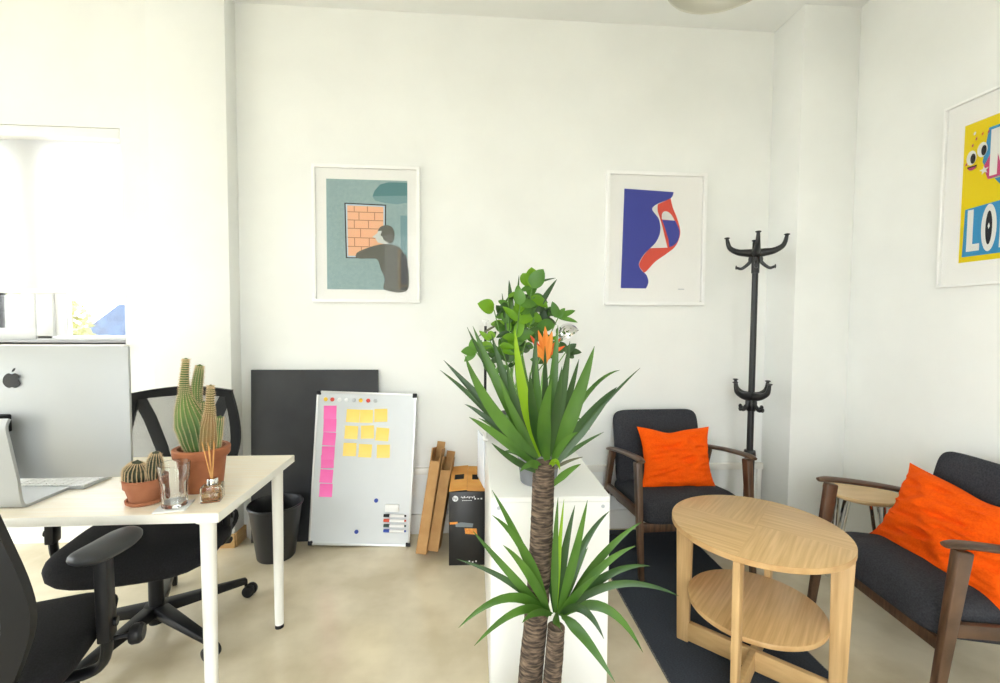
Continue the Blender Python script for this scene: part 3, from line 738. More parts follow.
# black carton with orange top flaps
BX0, BX1, BYF, BYB, BH = -.098, .094, 2.375, 2.735, .402
cx = (BX0 + BX1) / 2
ct = thing('printed_carton', 'tall black printed carton with orange top flaps beside the cabinet', 'box', (cx, BYF, 0), R(-1))
bwid = BX1 - BX0; dp = BYB - BYF
b = B(); b.box((0, dp / 2, BH / 2), (bwid, dp, BH), bev=.002); b.build('carton_body', 'box_blk', ct)
for s in (-1, 1):
    fl = B(); ww = bwid / 2
    hx0, hx1 = (.020, .074) if s < 0 else (.026, .062); y0, y1 = .42 * dp, .64 * dp
    tilt = R(5 if s < 0 else 2)
    X = MX.Translation((s * bwid / 2, 0, BH + .003)) @ MX.Rotation(R(2.5), 4, 'X') @ MX.Rotation(s * tilt, 4, 'Y')
    def pnl(xa, xb, ya, yb):
        t2 = bmesh.new(); bmesh.ops.create_cube(t2, size=1)
        for v in t2.verts: v.co = V((-s * (ww - (xa + xb) / 2) + v.co.x * (xb - xa), (ya + yb) / 2 + v.co.y * (yb - ya), v.co.z * .003))
        fl._add(t2, X)
    pnl(0, hx0, 0, dp); pnl(hx1, ww, 0, dp); pnl(hx0, hx1, 0, y0); pnl(hx0, hx1, y1, dp)
    f = fl.build('top_flap', 'card_or', ct)
    b = B(); b.box((-s * (ww - (hx0 + hx1) / 2), (y0 + y1) / 2, -.0012), (hx1 - hx0, y1 - y0, .0006))
    bmesh.ops.transform(b.bm, matrix=X, verts=b.bm.verts); b.build('hand_hole_shade', 'hole', f)  # near-black sheet stands in for the shade inside the hand hole
# printing on its front: round emblem with letters, small print and a pictured machine
FX = lambda x, z: MX.Translation((x, -.0012, z)) @ MX.Rotation(pi / 2, 4, 'X')
b = B(); b.prism(ellipse(0, 0, .0155, .0155, 32), .001, FX(-.062, BH - .036))
b.build('emblem', 'ink_w', ct)
b = B(); b.text('hp', .022, MX.Translation((-.0625, -.0026, BH - .034)) @ MX.Rotation(pi / 2, 4, 'X'))
b.build('emblem_letters', 'box_blk', ct)
b = B()
for k in range(9): b.box((-.030 + k * .0085, -.0008, BH - .028 - .003 * (k % 2)), (.005, .001, .004 + .003 * (k % 3)))
for k in range(5): b.box((-.022 + k * .011, -.0008, BH - .047), (.008, .001, .003))
b.build('small_print', 'ink_w', ct); b = B()
for k in range(3): b.box((.044 + k * .0165, -.0008, BH - .038), (.009, .001, .008 - .002 * (k % 2)))
b.build('handling_symbols', 'ink_w', ct); b = B()
for k in range(4): b.box((-.004 + k * .018, -.0008, .018 + .004 * (k % 2)), (.008, .001, .008))
b.build('footer_print', 'ink_w', ct)
b = B(); b.prism([(-.05, -.012), (.04, -.016), (.045, .004), (-.02, .012), (-.05, .006)], .001, FX(-.01, .225)); b.build('pictured_machine', 'ink_g', ct)
b = B(); b.prism([(-.03, -.014), (.034, -.020), (.03, .014), (-.034, .016)], .001, FX(.022, .188)); b.build('pictured_print', 'ink_o', ct); b = B(); b.prism([(-.022, -.006), (.022, -.004), (.02, .008), (-.022, .006)], .001, FX(-.07, .232)); b.build('pictured_tray', 'ink_o', ct)
# wire-bound pad standing on the carton against the cabinet
pd = thing('wire_bound_pad', 'wire bound paper pad standing on the black carton against the cabinet', 'notepad', (.093, 2.388, BH + .012), R(99))
B().box((.10, 0, .135), (.20, .008, .27), bev=.001).build('pages', 'paper', pd)
b = B()
for k in range(28): b.lathe([(.0062, -.0008), (.007, 0), (.0062, .0008), (.0055, 0), (.0062, -.0008)], 10, MX.Translation((.2, 0, .012 + k * .0092)))
b.build('wire_binding', 'chrome', pd)

# ================================================================== WHITE CABINET
KX0, KX1, KY0, KY1, KZ = .080, .486, 1.482, 2.34, .72
kc = thing('cabinet', 'low white cabinet with plain end panel behind the yucca', 'cabinet', ((KX0 + KX1) / 2, KY0, 0), R(-.8))
kw, kd = KX1 - KX0, KY1 - KY0
b = B(); b.box((0, kd / 2, KZ - .009), (kw, kd, .018), bev=.0015); b.build('top_panel', 'white_lam', kc)
b = B(); b.box((0, .009, (KZ - .018) / 2), (kw - .002, .018, KZ - .019), bev=.001); e1 = b.build('end_panel', 'white_lam', kc)
b = B(); b.box((0, kd - .009, (KZ - .018) / 2), (kw - .002, .018, KZ - .019), bev=.001); b.build('end_panel', 'white_lam', kc)
b = B(); b.box((-kw / 2 + .009, kd / 2, (KZ - .018) / 2), (.018, kd - .038, KZ - .02), bev=.001); b.build('side_panel', 'white_lam', kc)
b = B(); b.box((kw / 2 - .012, kd / 2, (KZ - .018) / 2), (.016, kd - .04, KZ - .03), bev=.002); b.build('side_panel', 'white_lam', kc)
for s in (-1, 1): B().lathe([(0, 0), (.006, 0), (.0065, .001), (0, .002)], 16, MX.Translation((s * (kw / 2 - .025), -.0005, KZ - .035)) @ MX.Rotation(pi / 2, 4, 'X')).build('screw_cover', 'm_gry', e1)
# slim upright panel seen edge-on
up_ = thing('upright_panel', 'slim white panel with dark edge standing upright on the cabinet rear', 'panel', (.088, 2.27, KZ), R(88))
b = B(); b.box((0, -.004, .006), (.13, .028, .012), bev=.003); b.box((0, 0, .30), (.12, .012, .58), bev=.002); b.build('board', 'white_lam', up_)
b = B(); b.box((-.062, 0, .36), (.006, .013, .42), bev=.001); b.build('edge_strip', 'grey_pl', up_)
b = B(); b.box((0, 0, .595), (.128, .03, .012), bev=.003); b.build('top_cap', 'white_pl', up_)

# ================================================================== ROUND TABLE
TX, TY, TZ, TR = 1.069, 1.563, .5655, .2935
ta = R(135)
rt = thing('side_table', 'round oak side table with lower shelf on the dark rug', 'table', (TX, TY, 0), ta)
B().lathe([(0, TZ - .022), (TR - .003, TZ - .022), (TR, TZ - .019), (TR, TZ - .0015), (TR - .0012, TZ - .0004)], 96).build('edge_band', 'oak_rim', rt)
B().lathe([(0, TZ), (TR - .002, TZ), (TR - .0012, TZ - .0004)], 96).build('table_top', 'veneer4', rt)
for k in range(4):
    a = k * pi / 2 + (0 if k % 2 == 0 else 0); d = V((cos(a), sin(a), 0)); n = V((-sin(a), cos(a), 0))
    # wedge legs: broad face along the radius, widening upwards
    b = B(); b.bar(d * .257 + V((0, 0, TZ - .022)), d * .254 + V((0, 0, .0085)), .023, .066, side=n, bev=.004, w1=.023, t1=.046)
    b.build('leg', 'oak', rt)
for a in (0, pi / 2):
    d = V((cos(a), sin(a), 0)); n = V((-sin(a), cos(a), 0))
    B().bar(d * .235 + V((0, 0, .055)), d * -.235 + V((0, 0, .055)), .022, .075 if a == 0 else .0745, side=n, bev=.002).build('stretcher', 'oak_h', rt)
B().lathe([(0, .252), (.227, .252), (.229, .255), (.229, .268), (.228, .27)], 80).build('shelf_edge', 'oak_rim', rt)
B().lathe([(0, .2705), (.227, .2705), (.228, .27)], 80).build('shelf', 'veneer1', rt)

# rug
rg = thing('rug', 'charcoal flatweave rug under the armchair and side table', 'rug', (1.045, 1.65, 0))
B().box((0, 0, .004), (.616, 2.14, .008), bev=.002).build('weave', 'rug', rg)
b = B()
for s in (-1, 1): b.box((s * .3095, 0, .0038), (.004, 2.14, .0072))
b.build('edge_binding', 'rug_edge', rg)

# ================================================================== ARMCHAIRS (forward = +X local)
def rbox(fn, nu=40, nv=20):
    b = B(); b.grid(fn, nu, nv, cu=True); return b
def superbox(c, d, p=5.0, q=5.0, bend=None):
    """soft cushion block"""
    def f(u, v):
        a = 2 * pi * u; ph = (v - .5) * pi
        ca, sa, cp_, sp = cos(a), sin(a), cos(ph), sin(ph)
        e1, e2 = 2 / p, 2 / q
        x = d[0] / 2 * math.copysign(abs(cp_) ** e2, cp_) * math.copysign(abs(ca) ** e1, ca)
        y = d[1] / 2 * math.copysign(abs(cp_) ** e2, cp_) * math.copysign(abs(sa) ** e1, sa)
        z = d[2] / 2 * math.copysign(abs(sp) ** e2, sp)
        r = V((x, y, z))
        if bend: r = bend(r)
        return V(c) + r
    return f
def armchair(label, loc, rz):
    t = thing('armchair', label, 'armchair', (loc[0], loc[1], loc[2]), rz)
    for s in (-1, 1):
        yy = s * .302
        B().bar((-.012, yy, .585), (.060, yy, 0), .034, .05, side=(0, 1, 0), bev=.006, w1=.026, t1=.03).build('front_leg', 'walnut', t)
        B().bar((-.375, yy, .545), (-.545, yy, 0), .030, .05, side=(0, 1, 0), bev=.006, w1=.024, t1=.028).build('rear_leg', 'walnut', t)
        b = B(); pts = spline([(.045, yy, .602), (-.02, yy, .603), (-.18, yy, .585), (-.34, yy, .558), (-.435, yy * 1.01, .537)], 6); n_ = len(pts)
        b.tube(pts, [.012 + .0125 * min(1, 4 * min(i, n_ - 1 - i) / n_ + .35) for i in range(n_)], 14, flat=.5, up=(0, 0, 1)); b.build('armrest', 'walnut', t)
        B().bar((.028, yy, .325), (-.45, yy, .30), .024, .045, side=(0, 1, 0), bev=.004).build('side_rail', 'walnut', t)
    for x, z in ((.010, .248), (-.43, .27)): B().bar((x, -.29, z), (x, .29, z), .045, .024, side=(0, 0, 1), bev=.004).build('cross_rail', 'walnut', t)
    sl = MX.Rotation(R(-6), 3, 'Y')
    def sb(r):
        k = r.copy(); k.z += .012 * (1 - (r.y / .27) ** 2) * (1 if r.z > 0 else 0)
        if r.x > .12: k.z -= .02 * ((r.x - .12) / .14) ** 2 * (1 if r.z > 0 else 0)
        return sl @ k
    rbox(superbox((-.215, 0, .305), (.50, .55, .16), 9, 5, sb), 64, 28).build('seat_cushion', 'charcoal', t, ang=80, merge=True)
    bk = MX.Rotation(R(-13), 3, 'Y')
    def bb(r):
        return bk @ V((r.z + .012 * (1 - (r.y / .26) ** 2), r.y, r.x))
    rbox(superbox((-.425, 0, .53), (.48, .53, .095), 9, 5, bb), 64, 28).build('back_cushion', 'charcoal', t, ang=80, merge=True)
    return t
a1 = armchair('charcoal armchair with wooden arms standing against the back wall', (1.178, 2.235, .0085), R(-88))
a2 = armchair('charcoal armchair with wooden arms near the right wall', (1.61, 1.61, 0), R(174))

def pillow(label, X, wd, ht, th, seed, dent=(0, 0)):
    rr = random.Random(seed); off = V((seed * 3.1, seed * 1.7, 0))
    def surf(sg):
        def f(u, v):
            x, y = u * 2 - 1, v * 2 - 1
            ex = (1 - x ** 4) ; ey = (1 - y ** 4)
            px = x * (1 - .13 * (1 - y * y) * abs(x) ** 2) * (1.07 if y < 0 else 1.0) ** (y * y); py = y * (1 - .10 * (1 - x * x) * abs(y) ** 2)
            if y > 0: py -= .10 * math.exp(-((x - dent[0]) / .35) ** 2) * y
            th_ = (max(0, (1 - abs(x) ** 2.4)) * max(0, (1 - abs(y) ** 2.4))) ** .55
            nz = noise.noise(V((x * 1.5, y * 3.2, 0)) + off) * .30 + abs(noise.noise(V((x * 1.8 + y, y * 6 - x * 1.5, 2)) + off)) * -.6 + noise.noise(V((x * 5, y * 8, 4)) + off) * .07
            return V((px * wd / 2, py * ht / 2, sg * (th / 2 * th_ * (1 + nz) + .002) + .035 * (x * x * .5 + .3 * y * y) * th_ * 0))
        return f
    b = B(); b.grid(surf(1), 44, 44); b.grid(surf(-1), 44, 44)
    o = b.build('cushion', 'orange', ang=80, merge=True); o.matrix_world = X
    return tag(o, label, 'cushion', 'orange cushions on the armchairs')
def frame(o, right, up):
    r = V(right).normalized(); u = V(up); u = (u - r * u.dot(r)).normalized(); n = r.cross(u)
    X = MX((r, u, n)).transposed().to_4x4(); X.translation = V(o); return X
pillow('orange cushion on the armchair against the back wall', frame((1.178, 2.44, .54), (1, -.04, .0), (.0, .30, 1)), .42, .365, .15, 1, (-.15, 0))
pillow('orange cushion on the armchair near the right wall', frame((1.865, 1.575, .518), (-.10, -1, -.03), (.42, 0, 1)), .56, .37, .16, 2, (.25, 0))

# ================================================================== COAT RACK
rk = thing('coat_rack', 'black iron coat rack with curved hooks behind the armchair', 'coat rack', (1.652, 2.50, 0), 0)
B().cyl((0, 0, .03), (0, 0, .545), .027, .027, 24).build('lower_pole', 'black_iron', rk)
b = B(); b.cyl((0, 0, .545), (0, 0, 1.70), .018, .016, 24); b.cyl((0, 0, .535), (0, 0, .57), .034, .03, 24, bev=.004); b.build('pole', 'black_iron', rk)
b = B(); b.lathe([(0, .045), (.03, .045), (.06, .03), (.075, .012), (.07, 0), (0, 0)], 30)
for k in range(4):
    a = k * pi / 2 + pi / 4; d = V((cos(a), sin(a), 0)); b.tube(spline([d * .03 + V((0, 0, .10)), d * .1 + V((0, 0, .06)), d * .2 + V((0, 0, .015))], 5), [.014] * 6 + [.014, .013, .013, .012, .012][:5], 10)
b.build('base', 'black_iron', rk)
def hooks(z0, ro, zo, rl, zl, off):
    for k in range(4):
        a = off + k * pi / 2; d = V((cos(a), sin(a), 0)); Zv = lambda r, z: d * r + V((0, 0, z0 + z))
        b = B(); P = spline([Zv(.010, .0), Zv(.045, .004), Zv(ro * .62, .012), Zv(ro * .9, zo * .42), Zv(ro, zo * .97)], 6)
        b.tube(P, [.027 - .0185 * i / (len(P) - 1) for i in range(len(P))], 12, flat=1, up=(0, 0, 1))
        b.lathe([(.004, -.012), (.006, -.006), (.015, 0), (.0155, .003), (.010, .006), (0, .007)], 18, MX.Translation(Zv(ro, zo)))
        P = spline([Zv(.012, -.01), Zv(.026, -.03), Zv(.03, -.052), Zv(rl * .72, zl + .0), Zv(rl, zl + .006)], 5)
        b.tube(P, [.013 - .006 * i / (len(P) - 1) for i in range(len(P))], 10)
        b.lathe([(.004, -.008), (.006, -.003), (.0125, 0), (.0125, .003), (.008, .005), (0, .006)], 16, MX.Translation(Zv(rl + .002, zl + .007)) @ d.to_track_quat('Z', 'Y').to_matrix().to_4x4())
        b.build('hook', 'black_iron', rk)
hooks(1.715, .15, .095, .095, -.085, R(-30))
hooks(.885, .120, .085, .075, -.075, R(13))
b = B(); b.cyl((0, 0, 1.60), (0, 0, 1.725), .021, .021, 20, bev=.004); b.cyl((0, 0, .80), (0, 0, .905), .0235, .0235, 20, bev=.004); b.build('hub', 'black_iron', rk)

# ================================================================== STOOL
sx, sy, sz = 2.02, 2.14, .455
sl_ = thing('stool', 'small round plywood stool with chrome legs behind the right armchair', 'stool', (sx, sy, 0), R(-5))
b = B(); b.lathe([(0, sz - .022), (.148, sz - .024), (.160, sz - .017), (.163, sz - .009), (.160, sz - .001), (.15, sz), (.05, sz - .004), (0, sz - .005)], 60); b.build('seat', 'stool_wood', sl_)
for k in range(4):
    a = k * pi / 2; d = V((cos(a), sin(a), 0)); n = V((-sin(a), cos(a), 0))
    b = B()
    for s in (-1, 1): b.tube([d * .105 + n * .035 * s + V((0, 0, sz - .022)), d * .155 + n * .004 * s + V((0, 0, .03)), d * .158 + V((0, 0, .006))], .0085, 10)
    b.build('leg', 'chrome', sl_)
cbz = tag(B().tube(spline([(.66, 2.69, .10), (.69, 2.62, .016), (.76, 2.60, .016), (.80, 2.64, .06), (.86, 2.66, .016), (.93, 2.62, .016)], 8), .004, 8).build('power_cable', 'cable'), 'thin black cable on the floor between cabinet and armchair', 'cable')

# ================================================================== PICTURES
def picture(name, label, X, wd, ht, pw, ph, pox, poy, fw, fd, art, mats, fmat='pframe'):
    """X: local frame, X right, Y up, Z towards the room; origin at the lower left corner, on the wall"""
    t = thing(name, label, 'picture'); t.matrix_world = X
    b = B()
    b.box((wd / 2, fw / 2, fd / 2), (wd, fw, fd), bev=.002); b.box((wd / 2, ht - fw / 2, fd / 2), (wd, fw, fd), bev=.002)
    b.box((fw / 2, ht / 2, fd / 2), (fw, ht - 2 * fw + .002, fd), bev=.002); b.box((wd - fw / 2, ht / 2, fd / 2), (fw, ht - 2 * fw + .002, fd), bev=.002)
    b.build('frame', fmat, t)
    B().box((wd / 2, ht / 2, .005), (wd - 1.6 * fw, ht - 1.6 * fw, .006)).build('mount', 'mat_wht', t)
    b = B(); n = [0]
    def shape(poly, mi):
        b.mi = mi; n[0] += 1
        b.prism([(pox + x * pw, poy + y * ph) for x, y in poly], .00025, MX.Translation((0, 0, .0081 + .00026 * n[0])))
    art(shape); b.build('print', mats, t)
    B().box((wd / 2, ht / 2, fd * .8), (wd - 1.8 * fw, ht - 1.8 * fw, .002)).build('glazing', 'pic_glass', t)
    return t
def rect(x0, y0, x1, y1): return [(x0, y0), (x1, y0), (x1, y1), (x0, y1)]
def smooth(pts, n=6): return [(p.x, p.y) for p in spline([(a, c, 0) for a, c in pts], n)]
BWX = lambda x, z: MX.Translation((x, WY, z)) @ MX.Rotation(pi / 2, 4, 'X')
# coordinates below are read off the print itself: left-right 0..1, bottom-top 0..1
def art1(S):
    q = lambda x, y: ((x - 100) / 326.0, (566 - y) / 462.0)
    Q = lambda l: [q(*p) for p in l]
    S(rect(0, 0, 1, 1), 0)
    S(Q([(285, 172), (294, 148), (316, 122), (350, 112), (426, 112), (426, 172)]), 1)
    S(Q([(285, 172), (426, 166), (426, 196), (380, 203), (330, 198), (296, 190)]), 2)
    S(Q([(398, 250), (426, 250), (426, 566), (398, 566)]), 2)
    S(Q([(172, 202), (340, 206), (338, 434), (176, 434)]), 6); S(Q([(177, 207), (335, 211), (333, 430), (181, 430)]), 8); S(Q([(183, 213), (329, 216), (327, 424), (186, 424)]), 3)
    for y in (238, 272, 307, 346, 383): S(Q([(184, y), (328, y + 1), (328, y + 4), (184, y + 3)]), 4)
    for y0, y1, xs in ((216, 238, (210, 263)), (241, 272, (229, 292)), (275, 307, (210, 267)), (310, 346, (235,)), (349, 383, (211, 270)), (386, 424, (238,))):
        for x in xs: S(Q([(x, y0), (x + 3, y0), (x + 3, y1), (x, y1)]), 4)
    S(Q(smooth([(216, 424), (226, 408), (270, 388), (320, 374), (360, 374), (392, 384), (412, 410), (426, 440), (426, 566), (334, 566), (334, 520), (318, 480), (300, 436), (240, 436), (219, 432), (216, 424)])), 5)
    S(Q([(398, 408), (412, 410), (426, 440), (426, 566), (398, 566)]), 6)
    S(Q([(388, 392), (398, 398), (398, 566), (390, 566)]), 7); S(Q([(398, 545), (426, 545), (426, 552), (398, 552)]), 7)
    S(Q([(308, 318), (304, 328), (284, 344), (298, 349), (300, 356), (306, 366), (326, 372), (352, 372), (350, 330), (330, 312)]), 9)
    S(Q(smooth([(306, 320), (314, 304), (330, 295), (350, 294), (366, 304), (374, 326), (372, 352), (360, 370), (350, 368), (330, 355), (326, 342), (318, 336), (322, 318), (306, 320)])), 5)
picture('framed_print', 'framed print of a man looking at a bricked up window on the back wall', BWX(-.916, 1.421), .628, .808, .472, .648, .080, .078, .020, .028, art1,
        ['p_teal', 'p_teal2', 'p_teal3', 'p_peach', 'p_line', 'p_ink', 'p_ink2', 'p_brown', 'p_sky', 'p_skin'])
def art2(S):
    q = lambda x, y: ((x - 128) / 262.0, (546 - y) / 431.0)
    Q = lambda l: [q(*p) for p in l]
    S(Q([(136, 115)] + smooth([(355, 124), (350, 142), (338, 154), (310, 166), (282, 178), (264, 192), (262, 205), (276, 222), (292, 244), (299, 280), (296, 310), (280, 344), (255, 372), (230, 396), (212, 424), (207, 446), (220, 468), (240, 486), (250, 510), (248, 530), (240, 546)]) + [(128, 546)]), 0)
    S(Q(smooth([(342, 152), (352, 190), (374, 240), (388, 290), (384, 326), (366, 362), (330, 392), (280, 428), (236, 474), (222, 468), (208, 448), (211, 430), (228, 400), (256, 370)]) + [(333, 366)] + smooth([(320, 320), (304, 262), (290, 222), (284, 200), (286, 178)])), 1)
    S(Q([(333, 366)] + smooth([(320, 326), (306, 275), (299, 262), (298, 300), (286, 338), (255, 370)]) + [(256, 370)]), 2)
    S(Q(smooth([(284, 180), (268, 190), (262, 202), (270, 216), (288, 230), (285, 205), (284, 180)])), 2)
    S(Q(smooth([(304, 222), (312, 210), (330, 210), (348, 224), (362, 248)]) + [(306, 244), (304, 240)]), 2)
    S(Q([(306, 246), (364, 248)] + smooth([(372, 262), (385, 294), (381, 328), (366, 352), (340, 365)]) + [(340, 362)] + smooth([(336, 330), (320, 284), (306, 246)])), 0)
    S(Q([(384, 546), (412, 546), (412, 549), (384, 549)]), 3)
picture('framed_print', 'framed abstract blue and red print on the back wall', BWX(.845, 1.421), .637, .822, .376, .612, .104, .105, .022, .028, art2, ['p_blue', 'p_red', 'p_wht', 'm_gry'])
# poster on the right wall: X runs along -Y, Z towards -X
RWX = MX(((0, 0, -1, RX), (-1, 0, 0, 2.008), (0, 1, 0, 1.485), (0, 0, 0, 1)))
def stroke(a, c, w_):
    d = V((c[0] - a[0], c[1] - a[1])); n = V((-d.y, d.x)).normalized() * w_ / 2
    return [(a[0] + n.x, a[1] + n.y), (a[0] - n.x, a[1] - n.y), (c[0] - n.x, c[1] - n.y), (c[0] + n.x, c[1] + n.y)]
def art3(S):
    # unit: the print is .47 wide; only its left third is in the photograph
    S(rect(0, 0, 1, 1), 0)
    S([(.205, .925), (.62, .925), (.62, .60), (.40, .565), (.235, .565), (.165, .70)], 1)
    S([(.25, .78), (.30, .80), (.36, .74), (.36, .575), (.215, .565), (.175, .66)], 2)
    S(rect(.225, .585, .285, .905), 3); S([(.225, .905), (.30, .905), (.41, .585), (.335, .585)], 3); S(rect(.35, .585, .41, .905), 3)
    S([(.27, .56), (.33, .56), (.40, .50), (.47, .56), (.53, .56), (.43, .455), (.43, .41), (.37, .41), (.37, .455)], 1)
    S([(.04, .385), (.96, .43), (.96, .04), (.03, .04)], 1)
    S(rect(.065, .075, .115, .375), 3); S(rect(.065, .075, .175, .125), 3)
    S(ellipse(.247, .225, .062, .165, 32), 3); S(ellipse(.247, .225, .027, .118, 28), 4)
    S([(.238, .235), (.247, .26), (.256, .235), (.247, .215)], 3)
    S(rect(.335, .075, .385, .39), 3); S(rect(.335, .075, .45, .125), 3)
    for cx_, cy_ in ((.075, .75), (.165, .785)):
        S(ellipse(cx_, cy_, .042, .052, 24), 3); S(ellipse(cx_ + .014, cy_ - .008, .022, .036, 20), 4)
    S(ellipse(.085, .682, .035, .022, 20, 180, 360), 2); S(rect(.045, .68, .125, .69), 4)
    st_ = []
    for k in range(10):
        a = R(90 + 36 * k + 8); r = .04 if k % 2 == 0 else .016; st_.append((.19 + r * cos(a), .635 + r * .8 * sin(a)))
    S(st_, 3)
    for x, y, m_ in ((.075, .825, 2), (.105, .865, 2), (.155, .885, 5), (.205, .885, 2), (.03, .70, 2)): S([(x, y), (x + .014, y + .004), (x + .016, y + .022), (x + .004, y + .018)], m_)
    S([(.092, .905), (.105, .91), (.11, .925), (.10, .93), (.09, .92)], 3)
picture('framed_poster', 'framed yellow and blue lettered poster on the right wall', RWX, .62, .838, .47, .615, .086, .108, .012, .022, art3, ['p_yel', 'p_cyan', 'p_mag', 'p_wht', 'p_blk', 'p_red'])

# ================================================================== PENDANT LAMP
pz = 2.62
pl = thing('pendant_lamp', 'pale enamel dome pendant lamp hanging from the ceiling', 'lamp', (.965, 1.69, pz))
b = B(); b.lathe([(.215, 0), (.217, .004), (.21, .04), (.18, .085), (.12, .125), (.05, .145), (.03, .15), (.028, .146), (.05, .14), (.118, .12), (.176, .082), (.205, .04), (.211, .004), (.215, 0)], 64); b.build('shade', 'lamp_shade', pl)
b = B(); b.cyl((0, 0, .145), (0, 0, .20), .028, .022, 24, bev=.004); b.build('cap', 'lamp_shade', pl)
B().cyl((0, 0, .2), (0, 0, CZ - pz), .003, .003, 8).build('cord', 'cable', pl)
b = B(); b.lathe([(0, .03), (.02, .035), (.03, .055), (.028, .08), (.014, .11), (.014, .14), (0, .14)], 20); b.build('bulb', 'white_pl', pl)

# ================================================================== PLANTS
def blade(b, base, mid, tip, wd, fold=.25, n=12, side=None, curl=0):
    """sword leaf along a quadratic curve, widest below the middle, folded along its rib"""
    P = bez([base, mid, tip], n); view = V((0, -1, .15))
    t = bmesh.new(); rows = []
    for i, p in enumerate(P):
        u = i / n; d = (P[min(i + 1, n)] - P[max(i - 1, 0)]).normalized()
        s = (side if side is not None else d.cross(view)); s = (s - d * s.dot(d)).normalized(); nn = s.cross(d)
        ww = wd * .49 * min(1, .38 + 1.7 * u) * (1 - u ** 2.2) ** .9 + .0003
        rows.append([t.verts.new(p - s * ww + nn * ww * fold), t.verts.new(p), t.verts.new(p + s * ww + nn * ww * fold)])
    for a, c in zip(rows, rows[1:]):
        for k in range(2): t.faces.new((a[k], a[k + 1], c[k + 1], c[k]))
    b._add(t)
def mixd(a, c, t): return V(a).lerp(V(c), t)

yu = thing('yucca_plant', 'yucca with two bare trunks and sword leaves in front of the cabinet', 'plant', (.19, 1.15, 0))
YO = V((.19, 1.15, 0))
b = B(); b.lathe([(0, 0), (.11, 0), (.115, .006), (.140, .17), (.147, .175), (.147, .192), (.137, .194), (.133, .165), (0, .165)], 44); b.build('pot', 'pot_grey', yu)
B().lathe([(0, .168), (.132, .166)], 24).build('soil', 'soil', yu)
def trunk(P, r0, r1, seed):
    P = spline([V(p) - YO for p in P], 14); N = len(P); t = bmesh.new(); rings = []; n = 22; rr = random.Random(seed); ph = 0
    for i, p in enumerate(P):
        rb = r0 + (r1 - r0) * i / (N - 1); ph += .55
        rings.append([t.verts.new(p + V((cos(2 * pi * k / n), sin(2 * pi * k / n), .06 * sin(2 * pi * k / n + ph))) * rb * (1 + .02 * (i % 2) + .035 * noise.noise(V((k * .6, i * .5, seed))))) for k in range(n)])
    for a, c in zip(rings, rings[1:]):
        for k in range(n): t.faces.new((a[k], a[(k + 1) % n], c[(k + 1) % n], c[k]))
    t.faces.new(rings[-1]); b = B(); b._add(t); return b.build('trunk', 'bark', yu, ang=50)
trunk([(.160, 1.15, .16), (.168, 1.15, .35), (.182, 1.15, .52), (.192, 1.15, .68), (.196, 1.15, .80), (.199, 1.15, .945)], .033, .028, 1)
trunk([(.216, 1.11, .16), (.219, 1.11, .36), (.224, 1.11, .44), (.229, 1.11, .53)], .024, .022, 5)
# upper crown: (tip px, tip py, bend px, bend py, base py, width, depth offset, material)
up_leaves = [
 (443.5, 360, 500, 418, 452, .034, .06, 'leaf_d'), (440, 370, 492, 410, 458, .024, .14, 'leaf_d'), (464.6, 355, 486, 415, 448, .036, -.10, 'leaf_y'), (472.8, 326, 500, 395, 445, .036, .02, 'leaf_y'),
 (467, 327, 492, 380, 440, .022, .16, 'leaf_d'), (491.5, 334, 506, 395, 440, .034, .10, 'leaf_d'), (515, 329, 519, 395, 448, .034, -.06, 'leaf_l'), (507, 364, 512, 410, 445, .03, -.02, 'leaf_d'),
 (536, 332, 532, 390, 440, .03, .08, 'leaf_d'), (536, 360, 536, 410, 446, .032, .0, 'leaf_y'), (558, 325, 553, 380, 440, .030, .05, 'leaf_y'), (570, 341, 562, 395, 446, .032, -.05, 'leaf_d'),
 (594.5, 346, 576, 405, 450, .046, -.06, 'leaf_y'), (579, 359, 568, 400, 445, .026, .12, 'leaf_d'), (617, 387, 590, 412, 455, .042, .03, 'leaf_d'), (640, 368, 606, 398, 452, .012, .03, 'leaf_d'), (620, 370, 588, 376, 440, .016, .15, 'leaf_y'),
 (552, 379, 538, 420, 452, .040, -.18, 'leaf_y'), (464.6, 404, 488, 414, 455, .020, .05, 'leaf_d'), (469, 417, 496, 432, 458, .026, -.08, 'leaf_y'), (491.5, 443, 510, 460, 464, .02, -.10, 'leaf_d'),
 (478.6, 418, 505, 430, 456, .018, .10, 'leaf_y'), (604, 432, 575, 446, 456, .014, .04, 'leaf_d'), (578, 432, 562, 438, 456, .022, -.08, 'leaf_y'), (583, 457, 566, 460, 462, .010, .0, 'leaf_dry'), (581, 464, 566, 470, 478, .022, -.05, 'leaf_y'),
 (519.6, 472, 532, 456, 462, .024, -.08, 'leaf_y'), (578, 440, 560, 446, 458, .018, .06, 'leaf_y'), (545, 346, 545, 400, 446, .024, .14, 'leaf_d'), (522, 350, 526, 400, 446, .024, .12, 'leaf_y'), (586, 372, 570, 410, 450, .028, .10, 'leaf_y'),
 (530, 372, 530, 415, 448, .030, -.14, 'leaf_d'), (562, 366, 556, 412, 448, .028, -.12, 'leaf_d'), (500, 380, 514, 420, 450, .026, -.05, 'leaf_y'), (502, 452, 520, 448, 460, .018, .02, 'leaf_y'), (560, 470, 556, 452, 462, .018, -.08, 'leaf_l')]
for tx, ty, mx_, my_, by, wd, dy, mt in up_leaves:
    a = max(-1, min(1, (tx - 545) / 60)); base = at(546 + a * 10, by + 8, 1.15 + dy * .12); tip = at(tx, ty, 1.15 + dy); mid = at(mx_, my_, 1.15 + dy * .55)
    b = B(); blade(b, base - YO, mid - YO, tip - YO, wd, fold=.3); b.build('leaf', mt, yu, rec=False)
